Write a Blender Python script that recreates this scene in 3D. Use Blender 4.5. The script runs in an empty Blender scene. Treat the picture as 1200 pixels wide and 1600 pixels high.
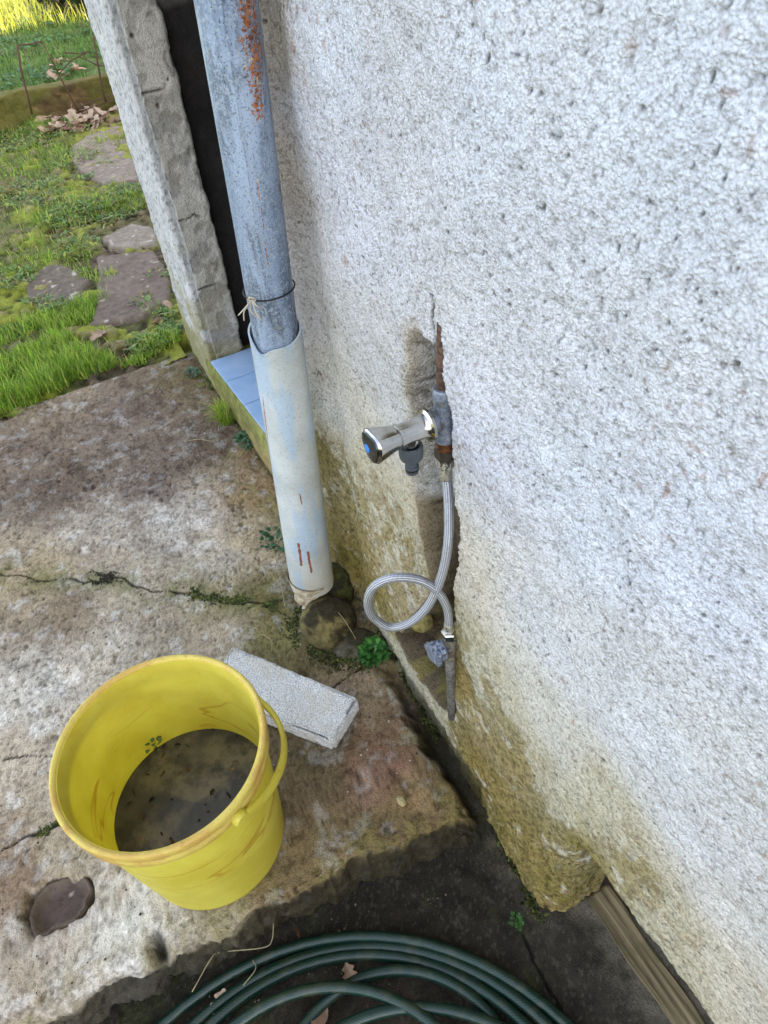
import bpy, bmesh, math, random
import numpy as np
from mathutils import Vector, Matrix
random.seed(4); RNG = np.random.default_rng(7)
S = bpy.context.scene
COL = S.collection
# ------------------------------------------------------------------ camera
CAMH = 1.2
F = 1100.0
_V = np.array([117., 1100., F]); _V /= np.linalg.norm(_V)
_H = np.array([-808., -1015., F]); _H /= np.linalg.norm(_H)
_H = _H - _V * _H.dot(_V); _H /= np.linalg.norm(_H)
_X = np.cross(_H, -_V)
if _X[0] < 0: _X = -_X
R = np.array([_X, _H, -_V])            # world = R @ camera(right, down, forward)
cam = bpy.data.cameras.new('camera'); co = bpy.data.objects.new('camera', cam); COL.objects.link(co)
cam.sensor_fit = 'AUTO'; cam.sensor_width = 36; cam.lens = F / 1600 * 36
cam.clip_start = 0.02; cam.clip_end = 500
r_, d_, f_ = R[:, 0], R[:, 1], R[:, 2]
co.matrix_world = Matrix(((r_[0], -d_[0], -f_[0], 0), (r_[1], -d_[1], -f_[1], 0), (r_[2], -d_[2], -f_[2], CAMH), (0, 0, 0, 1)))
cam.dof.use_dof = True; cam.dof.focus_distance = 1.05; cam.dof.aperture_fstop = 22.0
S.camera = co
# ------------------------------------------------------------------ light
SUN_EL, SUN_AZ = math.radians(31), math.radians(35)     # sun stands behind the house
sd = Vector((math.sin(SUN_AZ) * math.cos(SUN_EL), -math.cos(SUN_AZ) * math.cos(SUN_EL), math.sin(SUN_EL)))
W = bpy.data.worlds.new('World'); S.world = W; W.use_nodes = True
nt = W.node_tree; nt.nodes.clear()
out = nt.nodes.new('ShaderNodeOutputWorld'); bg = nt.nodes.new('ShaderNodeBackground'); sky = nt.nodes.new('ShaderNodeTexSky')
sky.sky_type = 'NISHITA'; sky.sun_disc = False; sky.sun_elevation = SUN_EL
sky.sun_rotation = math.atan2(sd.x, sd.y)
sky.dust_density = 2.5; sky.air_density = 1.0; sky.ozone_density = 0.7
bg.inputs[1].default_value = 0.15
hs = nt.nodes.new('ShaderNodeHueSaturation'); hs.inputs['Saturation'].default_value = .55   # sky colour muted so its light is less blue
nt.links.new(sky.outputs[0], hs.inputs['Color']); nt.links.new(hs.outputs[0], bg.inputs[0]); nt.links.new(bg.outputs[0], out.inputs[0])
sl = bpy.data.lights.new('sun', 'SUN'); sl.energy = 5.0; sl.angle = math.radians(0.5); sl.color = (1, .93, .80)
so = bpy.data.objects.new('sun', sl); COL.objects.link(so)
so.rotation_euler = sd.to_track_quat('Z', 'Y').to_euler(); so.location = (4, -4, 8)
S.view_settings.view_transform = 'Standard'; S.view_settings.look = 'None'
S.view_settings.exposure = 2.5; S.view_settings.gamma = 1
# ------------------------------------------------------------------ picture point -> point on a real plane
def _ray(x, y): return R @ np.array([x - 600., y - 800., F])
def _hit(x, y, k, v):
    d = _ray(x, y); o = np.array([0, 0, CAMH]); t = (v - o[k]) / d[k]; return o + d * t
def G(x, y, z=0.): return _hit(x, y, 2, z)        # on the ground
WX = 0.317
def WP(x, y, w=WX): return _hit(x, y, 0, w)       # on the wall
def YP(x, y, Y): return _hit(x, y, 1, Y)
# ------------------------------------------------------------------ noise
def _hash(i, j, k, s):
    h = (i.astype(np.int64) * 374761393 + j.astype(np.int64) * 668265263 + k.astype(np.int64) * 2147483647 + s * 1274126177) & 0xffffffff
    h = ((h ^ (h >> 13)) * 1274126177) & 0xffffffff
    h = ((h ^ (h >> 16)) * 2246822519) & 0xffffffff
    return ((h ^ (h >> 15)) & 0xffff) / 65535.0
def vn(P, f=1., s=0):
    Q = P * f; I = np.floor(Q); T = Q - I; T = T * T * (3 - 2 * T); I = I.astype(np.int64); o = 0
    for a in (0, 1):
        wa = T[:, 0] if a else 1 - T[:, 0]
        for b in (0, 1):
            wb = T[:, 1] if b else 1 - T[:, 1]
            for c in (0, 1):
                wc = T[:, 2] if c else 1 - T[:, 2]
                o = o + wa * wb * wc * _hash(I[:, 0] + a, I[:, 1] + b, I[:, 2] + c, s)
    return o
def fbm(P, f=1., octv=4, s=0, g=.5):
    o = 0; a = 1; t = 0
    for k in range(octv):
        o = o + a * vn(P, f * 2.03 ** k, s + k); t += a; a *= g
    return o / t
def sst(a, b, x):
    t = np.clip((x - a) / (b - a), 0, 1); return t * t * (3 - 2 * t)
def lin(c):
    c = np.asarray(c, float) / 255.
    return np.where(c <= .04045, c / 12.92, ((c + .055) / 1.055) ** 2.4)
def idw(P, pts, cols, p=3.0):
    wsum = 0; o = 0
    for q, c in zip(pts, cols):
        d2 = ((P - q) ** 2).sum(1) + 1e-5; w = d2 ** (-p / 2); wsum = wsum + w; o = o + w[:, None] * c
    return o / wsum[:, None]
def polyd(P, poly):                                # signed distance, inside negative
    poly = np.asarray(poly, float); n = len(poly); d = np.full(len(P), 1e9); ins = np.zeros(len(P), bool)
    for i in range(n):
        a, b = poly[i], poly[(i + 1) % n]; e = b - a; v = P - a
        t = np.clip((v @ e) / (e @ e + 1e-12), 0, 1); d = np.minimum(d, ((v - t[:, None] * e) ** 2).sum(1))
        c = ((a[1] > P[:, 1]) != (b[1] > P[:, 1])) & (P[:, 0] < (b[0] - a[0]) * (P[:, 1] - a[1]) / (b[1] - a[1] + 1e-12) + a[0]); ins ^= c
    d = np.sqrt(d); return np.where(ins, -d, d)
def lined(P, line):
    line = np.asarray(line, float); d = np.full(len(P), 1e9)
    for i in range(len(line) - 1):
        a, b = line[i], line[i + 1]; e = b - a; v = P - a
        t = np.clip((v @ e) / (e @ e + 1e-12), 0, 1); d = np.minimum(d, ((v - t[:, None] * e) ** 2).sum(1))
    return np.sqrt(d)
def pad3(P): return np.concatenate([P, np.zeros((len(P), 3 - P.shape[1]))], 1)
# ------------------------------------------------------------------ objects
def tag(o, label=None, cat=None, group=None, kind=None):
    if label: o['label'] = label
    if cat: o['category'] = cat
    if group: o['group'] = group
    if kind: o['kind'] = kind
    return o
def empty(name, loc, label=None, cat=None, group=None):
    o = bpy.data.objects.new(name, None); COL.objects.link(o); o.location = loc; o.empty_display_size = .05
    return tag(o, label, cat, group)
def link(name, me, mat, parent=None):
    o = bpy.data.objects.new(name, me); COL.objects.link(o)
    if mat: me.materials.append(mat)
    if parent:
        o.parent = parent; o.matrix_parent_inverse = Matrix.Translation(-Vector(parent.location))
    return o
def npmesh(name, V, Fq, smooth=True, col=None, uv=None, cav=None):
    V = np.asarray(V, np.float32); Fq = np.asarray(Fq, np.int32); k = Fq.shape[1]
    me = bpy.data.meshes.new(name); me.vertices.add(len(V)); me.vertices.foreach_set('co', V.ravel())
    me.loops.add(Fq.size); me.loops.foreach_set('vertex_index', Fq.ravel())
    me.polygons.add(len(Fq)); me.polygons.foreach_set('loop_start', np.arange(0, Fq.size, k, dtype=np.int32))
    me.polygons.foreach_set('use_smooth', np.full(len(Fq), smooth))
    me.update(calc_edges=True)
    if col is not None:
        c = np.ones((len(V), 4), np.float32); c[:, :3] = col
        a = me.attributes.new('Col', 'FLOAT_COLOR', 'POINT'); a.data.foreach_set('color', c.ravel())
    if cav is not None:
        a = me.attributes.new('cav', 'FLOAT', 'POINT'); a.data.foreach_set('value', np.asarray(cav, np.float32))
    if uv is not None:
        u = me.uv_layers.new(name='UVMap'); u.data.foreach_set('uv', np.asarray(uv, np.float32)[Fq.ravel()].ravel())
    return me
def gridfaces(nu, nv, off=0):
    i = np.arange(nu - 1)[:, None] * nv + np.arange(nv - 1)[None]; i = i.ravel() + off
    return np.stack([i, i + nv, i + nv + 1, i + 1], 1)
def catmull(P, n):
    P = [np.array(p, float) for p in P]; P = [2 * P[0] - P[1]] + P + [2 * P[-1] - P[-2]]; o = []
    for i in range(1, len(P) - 2):
        for t in np.linspace(0, 1, n, endpoint=False):
            a, b, c, d = P[i - 1:i + 3]
            o.append(.5 * (2 * b + (c - a) * t + (2 * a - 5 * b + 4 * c - d) * t * t + (3 * b - a - 3 * c + d) * t ** 3))
    o.append(P[-2]); return np.array(o)
def tubedata(P, rad, seg=16, caps=True):
    P = np.asarray(P, float); n = len(P); rad = np.broadcast_to(np.asarray(rad, float), (n,))
    T = np.gradient(P, axis=0); T /= np.linalg.norm(T, axis=1)[:, None] + 1e-12
    up = np.array([0, 0, 1.]) if abs(T[0][2]) < .9 else np.array([1., 0, 0])
    N = np.cross(T[0], up); N /= np.linalg.norm(N); V = []; UV = []; L = 0
    for i in range(n):
        N = N - T[i] * N.dot(T[i]); N /= np.linalg.norm(N); B = np.cross(T[i], N)
        if i: L += np.linalg.norm(P[i] - P[i - 1])
        for k in range(seg + 1):
            a = 2 * math.pi * k / seg; V.append(P[i] + rad[i] * (N * math.cos(a) + B * math.sin(a))); UV.append((L, k / seg))
    Fq = gridfaces(n, seg + 1)
    if caps:
        for i, s in ((0, 1), (n - 1, -1)):
            c = len(V); V.append(P[i]); UV.append((0, 0))
            for k in range(seg):
                a, b = i * (seg + 1) + k, i * (seg + 1) + k + 1
                Fq = np.concatenate([Fq, [[a, b, c, c]] if s > 0 else [[b, a, c, c]]])
    return np.array(V), Fq, np.array(UV)
def merge(ds):
    V = []; Fq = []; UV = []; o = 0
    for v, f, u in ds:
        V.append(v); Fq.append(f + o); UV.append(u); o += len(v)
    return np.concatenate(V), np.concatenate(Fq), np.concatenate(UV)
def bmfix(me, Fq=None):
    bm = bmesh.new(); bm.from_mesh(me); bmesh.ops.remove_doubles(bm, verts=bm.verts, dist=1e-6)
    bmesh.ops.recalc_face_normals(bm, faces=bm.faces); bm.to_mesh(me); bm.free(); return me
def meshof(name, V, Fq, UV=None, smooth=True):
    me = bpy.data.meshes.new(name)
    faces = [[int(i) for i in dict.fromkeys(f)] for f in Fq]
    me.from_pydata([tuple(v) for v in V], [], faces)
    if UV is not None:
        u = me.uv_layers.new(name='UVMap')
        for l in me.loops: u.data[l.index].uv = UV[l.vertex_index]
    for p in me.polygons: p.use_smooth = smooth
    me.update(); return me
def tube(name, P, rad, mat, parent=None, seg=16, caps=True, jit=0):
    V, Fq, UV = tubedata(P, rad, seg, caps)
    if jit: V = V + (fbm(V, 60, 2)[:, None] - .5) * jit
    return link(name, meshof(name, V, Fq, UV), mat, parent)
def lathedata(prof, o, ax, seg=32, flute=None):
    ax = np.array(ax, float); ax /= np.linalg.norm(ax); up = np.array([0, 0, 1.]) if abs(ax[2]) < .9 else np.array([1., 0, 0])
    n = np.cross(ax, up); n /= np.linalg.norm(n); b = np.cross(ax, n); V = []; UV = []
    for j, (r, z) in enumerate(prof):
        for k in range(seg + 1):
            a = 2 * math.pi * k / seg; rr = r * (1 if flute is None else flute(a, j))
            V.append(np.array(o) + ax * z + rr * (n * math.cos(a) + b * math.sin(a))); UV.append((z, k / seg))
    return np.array(V), gridfaces(len(prof), seg + 1), np.array(UV)
def lathe(name, prof, o, ax, mat, parent=None, seg=32, flute=None, smooth=True, sharp=35):
    V, Fq, UV = lathedata(prof, o, ax, seg, flute)
    me = meshof(name, V, Fq, UV, smooth); bmfix(me)
    ob = link(name, me, mat, parent)
    if smooth: me.set_sharp_from_angle(angle=math.radians(sharp))
    return ob
def boxdata(a, b):
    (x0, y0, z0), (x1, y1, z1) = a, b
    V = np.array([(x, y, z) for x in (x0, x1) for y in (y0, y1) for z in (z0, z1)], float)
    return V, np.array([(0, 1, 3, 2), (4, 6, 7, 5), (0, 4, 5, 1), (2, 3, 7, 6), (0, 2, 6, 4), (1, 5, 7, 3)]), np.zeros((8, 2))
def box(name, a, b, mat, parent=None):
    V, Fq, UV = boxdata(a, b); return link(name, meshof(name, V, Fq, None, False), mat, parent)
# ------------------------------------------------------------------ materials
class N:
    def __init__(s, name):
        s.m = bpy.data.materials.new(name); s.m.use_nodes = True; s.t = s.m.node_tree; s.t.nodes.clear()
        s.out = s.n('ShaderNodeOutputMaterial'); s.b = s.n('ShaderNodeBsdfPrincipled'); s.l(s.b.outputs[0], s.out.inputs[0])
        s.tc = s.n('ShaderNodeTexCoord')
    def n(s, t, **k):
        x = s.t.nodes.new(t)
        for a, v in k.items(): setattr(x, a, v)
        return x
    def l(s, a, b): s.t.links.new(a, b)
    def set(s, x, v):
        if hasattr(v, 'node'): s.l(v, x)
        else:
            if isinstance(v, (tuple, list, np.ndarray)) and len(v) == 3 and x.type == 'RGBA': v = (*v, 1)
            x.default_value = v
    def noise(s, sc, det=3, rough=.5, dist=0, vec=None, col=False):
        x = s.n('ShaderNodeTexNoise'); s.set(x.inputs['Scale'], sc); x.inputs['Detail'].default_value = det
        x.inputs['Roughness'].default_value = rough; x.inputs['Distortion'].default_value = dist
        s.l(vec or s.tc.outputs['Object'], x.inputs['Vector']); return x.outputs['Color' if col else 'Fac']
    def vor(s, sc, feat='F1', vec=None, o='Distance'):
        x = s.n('ShaderNodeTexVoronoi', feature=feat); x.inputs['Scale'].default_value = sc
        s.l(vec or s.tc.outputs['Object'], x.inputs['Vector']); return x.outputs[o]
    def map(s, sc=(1, 1, 1), out='Object', rot=(0, 0, 0)):
        x = s.n('ShaderNodeMapping'); x.inputs['Scale'].default_value = sc; x.inputs['Rotation'].default_value = rot
        s.l(s.tc.outputs[out], x.inputs['Vector']); return x.outputs[0]
    def ramp(s, f, st):
        x = s.n('ShaderNodeMapRange', interpolation_type='SMOOTHSTEP'); s.set(x.inputs[0], f)
        x.inputs[1].default_value = st[0]; x.inputs[2].default_value = st[1]
        x.inputs[3].default_value = st[2] if len(st) > 2 else 0; x.inputs[4].default_value = st[3] if len(st) > 3 else 1
        return x.outputs[0]
    def mix(s, f, a, b, mode='MIX'):
        x = s.n('ShaderNodeMix', data_type='RGBA', blend_type=mode); s.set(x.inputs[0], f); s.set(x.inputs[6], a); s.set(x.inputs[7], b); return x.outputs[2]
    def math(s, op, a, b=0):
        x = s.n('ShaderNodeMath', operation=op); s.set(x.inputs[0], a); s.set(x.inputs[1], b); return x.outputs[0]
    def attr(s, name, o='Color'):
        x = s.n('ShaderNodeAttribute', attribute_name=name); return x.outputs[o]
    def bump(s, h, strength=.5, dist=.001):
        x = s.n('ShaderNodeBump'); x.inputs['Strength'].default_value = strength; x.inputs['Distance'].default_value = dist
        s.l(h, x.inputs['Height']); s.l(x.outputs[0], s.b.inputs['Normal']); return x.outputs[0]
    def fin(s, col, rough=.8, metal=0, spec=None, **k):
        s.set(s.b.inputs['Base Color'], col); s.set(s.b.inputs['Roughness'], rough); s.set(s.b.inputs['Metallic'], metal)
        if spec is not None: s.b.inputs['Specular IOR Level'].default_value = spec
        for a, v in k.items(): s.set(s.b.inputs[a.replace('_', ' ')], v)
        return s.m
def surf_mat(name, fine=420, dark=.45, bump=.7, bd=.0012, rough=.9, big=25, hue=.12, speck=.62, grit=0, gs=420, gd=.35, cavd=.72):
    n = N(name); c = n.attr('Col'); cav = n.attr('cav', 'Fac')
    f1 = n.noise(fine, 4, .65); f2 = n.noise(fine * .38, 3, .6, .3); f3 = n.noise(big, 4, .6)
    c = n.mix(n.ramp(f3, (.3, .7, 0, hue * 2)), c, n.mix(1.0, c, (.80, .72, .60), 'MULTIPLY'))
    c = n.mix(n.ramp(f2, (speck - .09, speck + .05, 0, dark)), c, n.mix(1.0, c, (.42, .39, .36), 'MULTIPLY'))
    c = n.mix(n.ramp(f1, (.53, .68, 0, dark)), c, n.mix(1.0, c, (.5, .47, .43), 'MULTIPLY'))
    c = n.mix(n.ramp(cav, (.15, 1.0, 0, cavd)), c, n.mix(1.0, c, (.32, .30, .27), 'MULTIPLY'))
    h = n.math('SUBTRACT', n.math('MULTIPLY', f1, -1.0), n.math('MULTIPLY', f2, 1.6))
    if grit:
        wv_ = n.n('ShaderNodeVectorMath', operation='ADD'); n.l(n.tc.outputs['Object'], wv_.inputs[0]); sc_ = n.n('ShaderNodeVectorMath', operation='SCALE'); n.l(n.noise(gs * .5, 2, .5, col=True), sc_.inputs[0]); sc_.inputs['Scale'].default_value = .7 / gs; n.l(sc_.outputs[0], wv_.inputs[1])
        v_ = n.vor(gs, vec=wv_.outputs[0]); rc_ = n.vor(gs, vec=wv_.outputs[0], o='Color')
        c = n.mix(n.ramp(v_, (.35, .75, 0, gd)), c, n.mix(1.0, c, (.30, .28, .25), 'MULTIPLY'))
        c = n.mix(n.ramp(rc_, (.70, .95, 0, gd * .7)), c, n.mix(1.0, c, (.62, .55, .46), 'MULTIPLY'))
        h = n.math('SUBTRACT', h, n.math('MULTIPLY', v_, grit))
    n.bump(h, bump, bd); return n.fin(c, rough, spec=.2)
M_WALL = surf_mat('rough sprayed plaster', fine=430, dark=.5, bump=1.0, bd=.0020, big=14, hue=.05, speck=.60, grit=.9, gs=360, gd=.26, cavd=.62)
M_SLAB = surf_mat('weathered concrete', fine=420, dark=.42, bump=.9, bd=.0014, big=22, hue=.12, grit=.6, gs=330, gd=.26, cavd=.5)
M_SOIL = surf_mat('mossy garden soil', fine=110, dark=.6, bump=1, bd=.006, big=9, hue=.3)
M_BLOCKW = surf_mat('cement render', fine=420, dark=.30, bump=.9, bd=.002, big=18, hue=.15, grit=.6, gs=300, gd=.25)
M_STONE = surf_mat('mossy rock', fine=240, dark=.5, bump=.9, bd=.003, big=30, hue=.3)
def simple(name, col, rough=.6, metal=0, var=.3, sc=60, bump=0, bd=.001, spec=None, col2=None):
    n = N(name); f = n.noise(sc, 4, .6)
    c = n.mix(n.ramp(f, (.35, .65)), tuple(col), tuple(col2) if col2 is not None else tuple(np.array(col) * (1 - var)))
    if bump: n.bump(n.noise(sc * 4, 3, .6), bump, bd)
    return n.fin(c, rough, metal, spec)
M_HOUSE = simple('far plaster', lin((196, 196, 200)), .9, var=.15, sc=8, bump=.6, bd=.004)
M_DARK = simple('dark niche board', lin((72, 68, 65)), .8, var=.35, sc=9, bump=.2)
M_ROOF = simple('roof tile clay', lin((150, 80, 55)), .85, var=.3, sc=12)
# ================================================================== STRUCTURE: ground sheets
BIG = simple('distant grass ground', lin((84, 100, 46)), .95, var=.35, sc=3, bump=.5, bd=.02, col2=lin((96, 84, 54)))
def sheet(name, x0, x1, y0, y1, z, mat):
    me = bpy.data.meshes.new(name); me.from_pydata([(x0, y0, z), (x1, y0, z), (x1, y1, z), (x0, y1, z)], [], [(0, 1, 2, 3)])
    return tag(link(name, me, mat), kind='structure')
sheet('ground', -150, 150, -150, 200, -.30, BIG)
def hgrid(us, vs):
    U, Vv = np.meshgrid(us, vs, indexing='ij'); return np.stack([U.ravel(), Vv.ravel()], 1)
def cavity(h, nu, nv, k=3):
    H = h.reshape(nu, nv); Pd = np.pad(H, k, mode='edge'); c = np.cumsum(np.cumsum(np.pad(Pd, ((1, 0), (1, 0))), 0), 1); w = 2 * k + 1
    return (H - (c[w:, w:] - c[:-w, w:] - c[w:, :-w] + c[:-w, :-w]) / w ** 2).ravel()
# ---- the patio slab: top in X,Y; its near edge rolls down to the lower paving
slab_far = 2.087
def edgeY(X):
    return .43 - .075 * (X - .0) - .05 * np.clip(X - .1, 0, 1) + .02 * (fbm(np.stack([X * 1., X * 0 + 3.3, X * 0], 1), 14, 5, 0, .65) - .5) * 1.8 
slabcp = [(20,700,(122,106,92)),(90,760,(110,94,82)),(200,650,(124,108,96)),(60,640,(140,124,104)),(300,590,(110,95,68)),(330,690,(108,92,78)),(150,830,(178,168,155)),
 (270,820,(188,182,176)),(230,760,(120,104,94)),(420,770,(160,136,98)),(400,850,(178,162,134)),(350,870,(176,168,156)),(430,700,(140,118,84)),
 (60,900,(166,150,122)),(200,920,(176,165,146)),(330,930,(150,140,108)),(100,960,(140,124,104)),(430,935,(118,112,66)),(250,960,(170,158,140)),
 (60,1080,(184,180,174)),(180,1010,(184,176,164)),(330,1000,(176,164,146)),(440,1000,(128,124,76)),(500,1010,(96,88,56)),(40,1200,(176,164,148)),(100,1330,(170,158,138)),(40,1370,(140,118,98)),
 (200,1460,(192,190,190)),(100,1540,(182,174,164)),(240,1480,(178,170,160)),(20,1560,(178,164,150)),(330,1450,(160,150,130)),(500,1330,(134,116,82)),(600,1290,(112,97,64)),
 (500,1230,(118,102,76)),(620,1180,(140,106,88)),(570,1210,(142,112,94)),(650,1240,(150,124,88)),(560,1080,(150,132,108)),(600,1070,(132,116,84)),(700,1200,(104,90,60)),(650,1110,(128,104,82)),(430,1150,(120,106,80)),
 (480,1170,(104,92,66)),(430,1390,(138,120,86)),(700,1250,(120,105,64))]
cracks = [[(0,1330),(40,1310),(90,1290)],[(0,1190),(50,1180),(110,1175)],[(0,895),(60,905),(140,905),(190,905),(240,925),(300,925),(350,940),(420,942)],[(520,1075),(560,1045),(575,1030)]]
xs = np.concatenate([np.arange(-3.2, -1.6, .03), np.arange(-1.6, -.66, .007), np.arange(-.66, .345, .0032)])
fold = np.concatenate([np.linspace(-.13, -.005, 26), [0]])           # below the edge
ys = np.concatenate([fold, np.geomspace(.003, .14, 42)[1:], np.arange(.143, slab_far - .43, .0042)])
P = hgrid(xs, ys); X = P[:, 0]; e = edgeY(X); t = np.maximum(P[:, 1], 0); drop = np.minimum(P[:, 1], 0)
span = slab_far - e; tmax = slab_far - .43 - .0042; Y = e + t * (span / tmax)
XY = np.stack([X, Y, drop], 1)
h = .012 * (fbm(XY, 7, 3, 11) - .5) + .006 * (fbm(XY, 30, 4, 12) - .5)
pit = sst(.66, .78, fbm(XY, 55, 3, 13)) * sst(.42, .6, fbm(XY, 6, 2, 14)); h -= .0035 * pit
pit2 = sst(.66, .78, fbm(XY, 130, 2, 15)); h -= .0016 * pit2
ck = np.zeros(len(X)); P2 = XY[:, :2] + .02 * (np.stack([fbm(XY, 25, 3, 16), fbm(XY, 25, 3, 17)], 1) - .5)
for c in cracks:
    d = lined(P2, [G(*p)[:2] for p in c]); ck = np.maximum(ck, 1 - sst(.0004, .0028, d + .0035 * (fbm(XY, 28, 2, 18) - .55)))
h -= .004 * ck
ledge = sst(.0, .006, lined(P2, [G(*p)[:2] for p in cracks[2]])) # raised lip beside the long crack
near = np.exp(-t / .02); h = h - .012 * near + .012 * near * (fbm(XY, 60, 3, 19) - .4)
gap = sst(.262, .30, X + .03 * (fbm(XY, 30, 3, 20) - .5)) * (1 - sst(.56, .80, Y)); h -= .055 * gap
inset = polyd(P2, [G(*p)[:2] for p in [(35,1430),(50,1400),(90,1370),(135,1372),(145,1395),(120,1430),(75,1455),(45,1460)]]); h -= .026 * (1 - sst(-.004, .005, inset + .008 * (fbm(XY, 60, 2, 38) - .5)))
notch = np.exp(-(((X - G(245,1480)[0]) / .010) ** 2 + ((Y - G(245,1480)[1]) / .022) ** 2)); h -= .03 * notch
nrmY = np.where(drop < 0, 1, 0)
lump = (fbm(XY, 24, 4, 21) - .5); n3_ = fbm(XY, 110, 3, 26)
Z = h * (1 - nrmY) + nrmY * (h + drop); Yo = Y + nrmY * (lump * .038 + .012 * (n3_ - .5) + np.abs(drop) * -.10 - .004 * pit)
wv = .03 * (np.stack([fbm(XY, 14, 3, 22), fbm(XY, 14, 3, 23)], 1) - .5) * 2.5
base = idw(XY[:, :2] + wv, [G(*c[:2])[:2] for c in slabcp], [lin(c[2]) for c in slabcp], 3.2) * 1.12; gl_ = base.mean(1)[:, None]; base = (base * .85 + gl_ * .15) * np.array([1.04, .985, .88])
n1 = fbm(XY, 9, 5, 24, .6); n2 = fbm(XY, 45, 4, 25, .6); n3 = fbm(XY, 160, 3, 26)
base *= (1 + .55 * (n1 - .5))[:, None] * (1 + .5 * (n2 - .5))[:, None] * (1 + .35 * (n3 - .5))[:, None]
dk = .7 * sst(.56, .68, fbm(XY * np.array([1, .55, 1]), 26, 5, 27, .65)) * (.25 + .75 * sst(1.05, 1.5, Y))
base = base * (1 - .52 * dk[:, None] * np.array([.9, 1, 1.05]))
li = sst(.57, .66, fbm(XY, 34, 5, 28, .65)); base = base * (1 - .45 * li[:, None]) + .45 * li[:, None] * lin((205, 200, 192))* (.3 + base.mean(1) / .4)[:, None]
gm = sst(.5, .62, fbm(XY, 18, 4, 29)) * (np.exp(-(lined(XY[:, :2], [G(*p)[:2] for p in cracks[2]]) / .035) ** 2) + sst(.18, .30, X) * .8)
base = base * (1 - .6 * gm[:, None]) + .6 * gm[:, None] * lin((104, 108, 48))
base *= (1 - .8 * ck - .0)[:, None]
sp3 = sst(.56, .64, fbm(XY, 190, 3, 30)); base = base * (1 - .35 * sp3[:, None]); face_dk = sst(-.004, -.02, drop + .014 * (n2 - .5)) ; dark = np.array(lin((58, 53, 36)))
base = base * (1 - .9 * face_dk[:, None]) + .9 * face_dk[:, None] * dark * (.1 + 1.3 * n2)[:, None] * (.3 + 1.2 * n3)[:, None]  # front face of the slab blended to dark brown
edgegreen = np.exp(-((drop + t * .3) / .014) ** 2) * sst(.40, .6, n2); base = base * (1 - .5 * edgegreen[:, None]) + .5 * edgegreen[:, None] * lin((126, 118, 66))
base = base * (1 - gap[:, None] * .9) + .9 * gap[:, None] * lin((40, 40, 28))
base = base * (1 - notch[:, None]) + notch[:, None] * lin((40, 44, 24))
nu, nv = len(xs), len(ys); cav = np.clip(-cavity(h, nu, nv, 3) / .0016, 0, 1) * (1 - nrmY)
me = npmesh('patio_slab', np.stack([X, Yo, Z], 1), gridfaces(nu, nv), True, base, cav=np.maximum(cav, ck))
tag(link('patio_slab', me, M_SLAB), kind='structure')
SX, SYS, SZ, STM = xs.copy(), ys.copy(), Z.reshape(nu, nv).copy(), tmax
def slabz(P):
    e_ = edgeY(P[:, 0]); t_ = (P[:, 1] - e_) * STM / (slab_far - e_); return SZ[np.clip(np.searchsorted(SX, P[:, 0]), 0, len(SX) - 1), np.clip(np.searchsorted(SYS, t_), 0, len(SYS) - 1)]
# ---- lower paving where the hose lies
xs = np.concatenate([np.arange(-3, -.5, .05), np.arange(-.5, .46, .0035), [.47, .8]]); ys = np.concatenate([np.linspace(-5, -.15, 40), np.arange(-.147, .47, .0035), [.8, 2.]])
P = hgrid(xs, ys); X, Y = P.T; P3 = pad3(P)
h = -.112 + .014 * (fbm(P3, 8, 3, 31) - .5) + .006 * (fbm(P3, 40, 4, 32) - .5)
P2 = P + .012 * (np.stack([fbm(P3, 30, 3, 33), fbm(P3, 30, 3, 34)], 1) - .5)
ck = 1 - sst(.001, .004, lined(P2, [G(*p, -.11)[:2] for p in [(820,1460),(835,1500),(860,1550),(900,1620)]])); h -= .004 * ck
wallband = sst(.26, .34, X); h += .02 * wallband
h = np.where((X < -.5) | (Y < -.15), h, h)
n1 = fbm(P3, 12, 5, 35, .6); n2 = fbm(P3, 60, 4, 36, .6); c1 = lin((50, 45, 37)); c2 = lin((96, 87, 72)); c3 = lin((118, 110, 96))  # paving colours darkened to include shade from the unseen viewer
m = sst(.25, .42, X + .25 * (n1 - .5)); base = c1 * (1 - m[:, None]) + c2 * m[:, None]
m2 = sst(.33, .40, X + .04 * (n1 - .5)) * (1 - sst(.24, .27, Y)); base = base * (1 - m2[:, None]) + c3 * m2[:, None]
mg = sst(.55, .65, n1) * (1 - m); base = base * (1 - .4 * mg[:, None]) + .4 * mg[:, None] * lin((66, 72, 36))
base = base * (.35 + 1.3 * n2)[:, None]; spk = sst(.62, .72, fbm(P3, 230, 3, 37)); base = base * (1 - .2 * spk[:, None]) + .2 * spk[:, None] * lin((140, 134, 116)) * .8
base *= (1 - .75 * ck)[:, None]
dirt = sst(.40, .25, Y) * sst(.2, .05, X); base = base * (1 - .45 * dirt[:, None]) + .45 * dirt[:, None] * lin((52, 42, 32)) * (.5 + n2)[:, None]
nu, nv = len(xs), len(ys); cav = np.clip(-cavity(h, nu, nv, 3) / .0015, 0, 1)
tag(link('lower_paving', npmesh('lower_paving', np.stack([X, Y, h], 1), gridfaces(nu, nv), True, base, cav=cav), M_SLAB), kind='structure')
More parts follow.
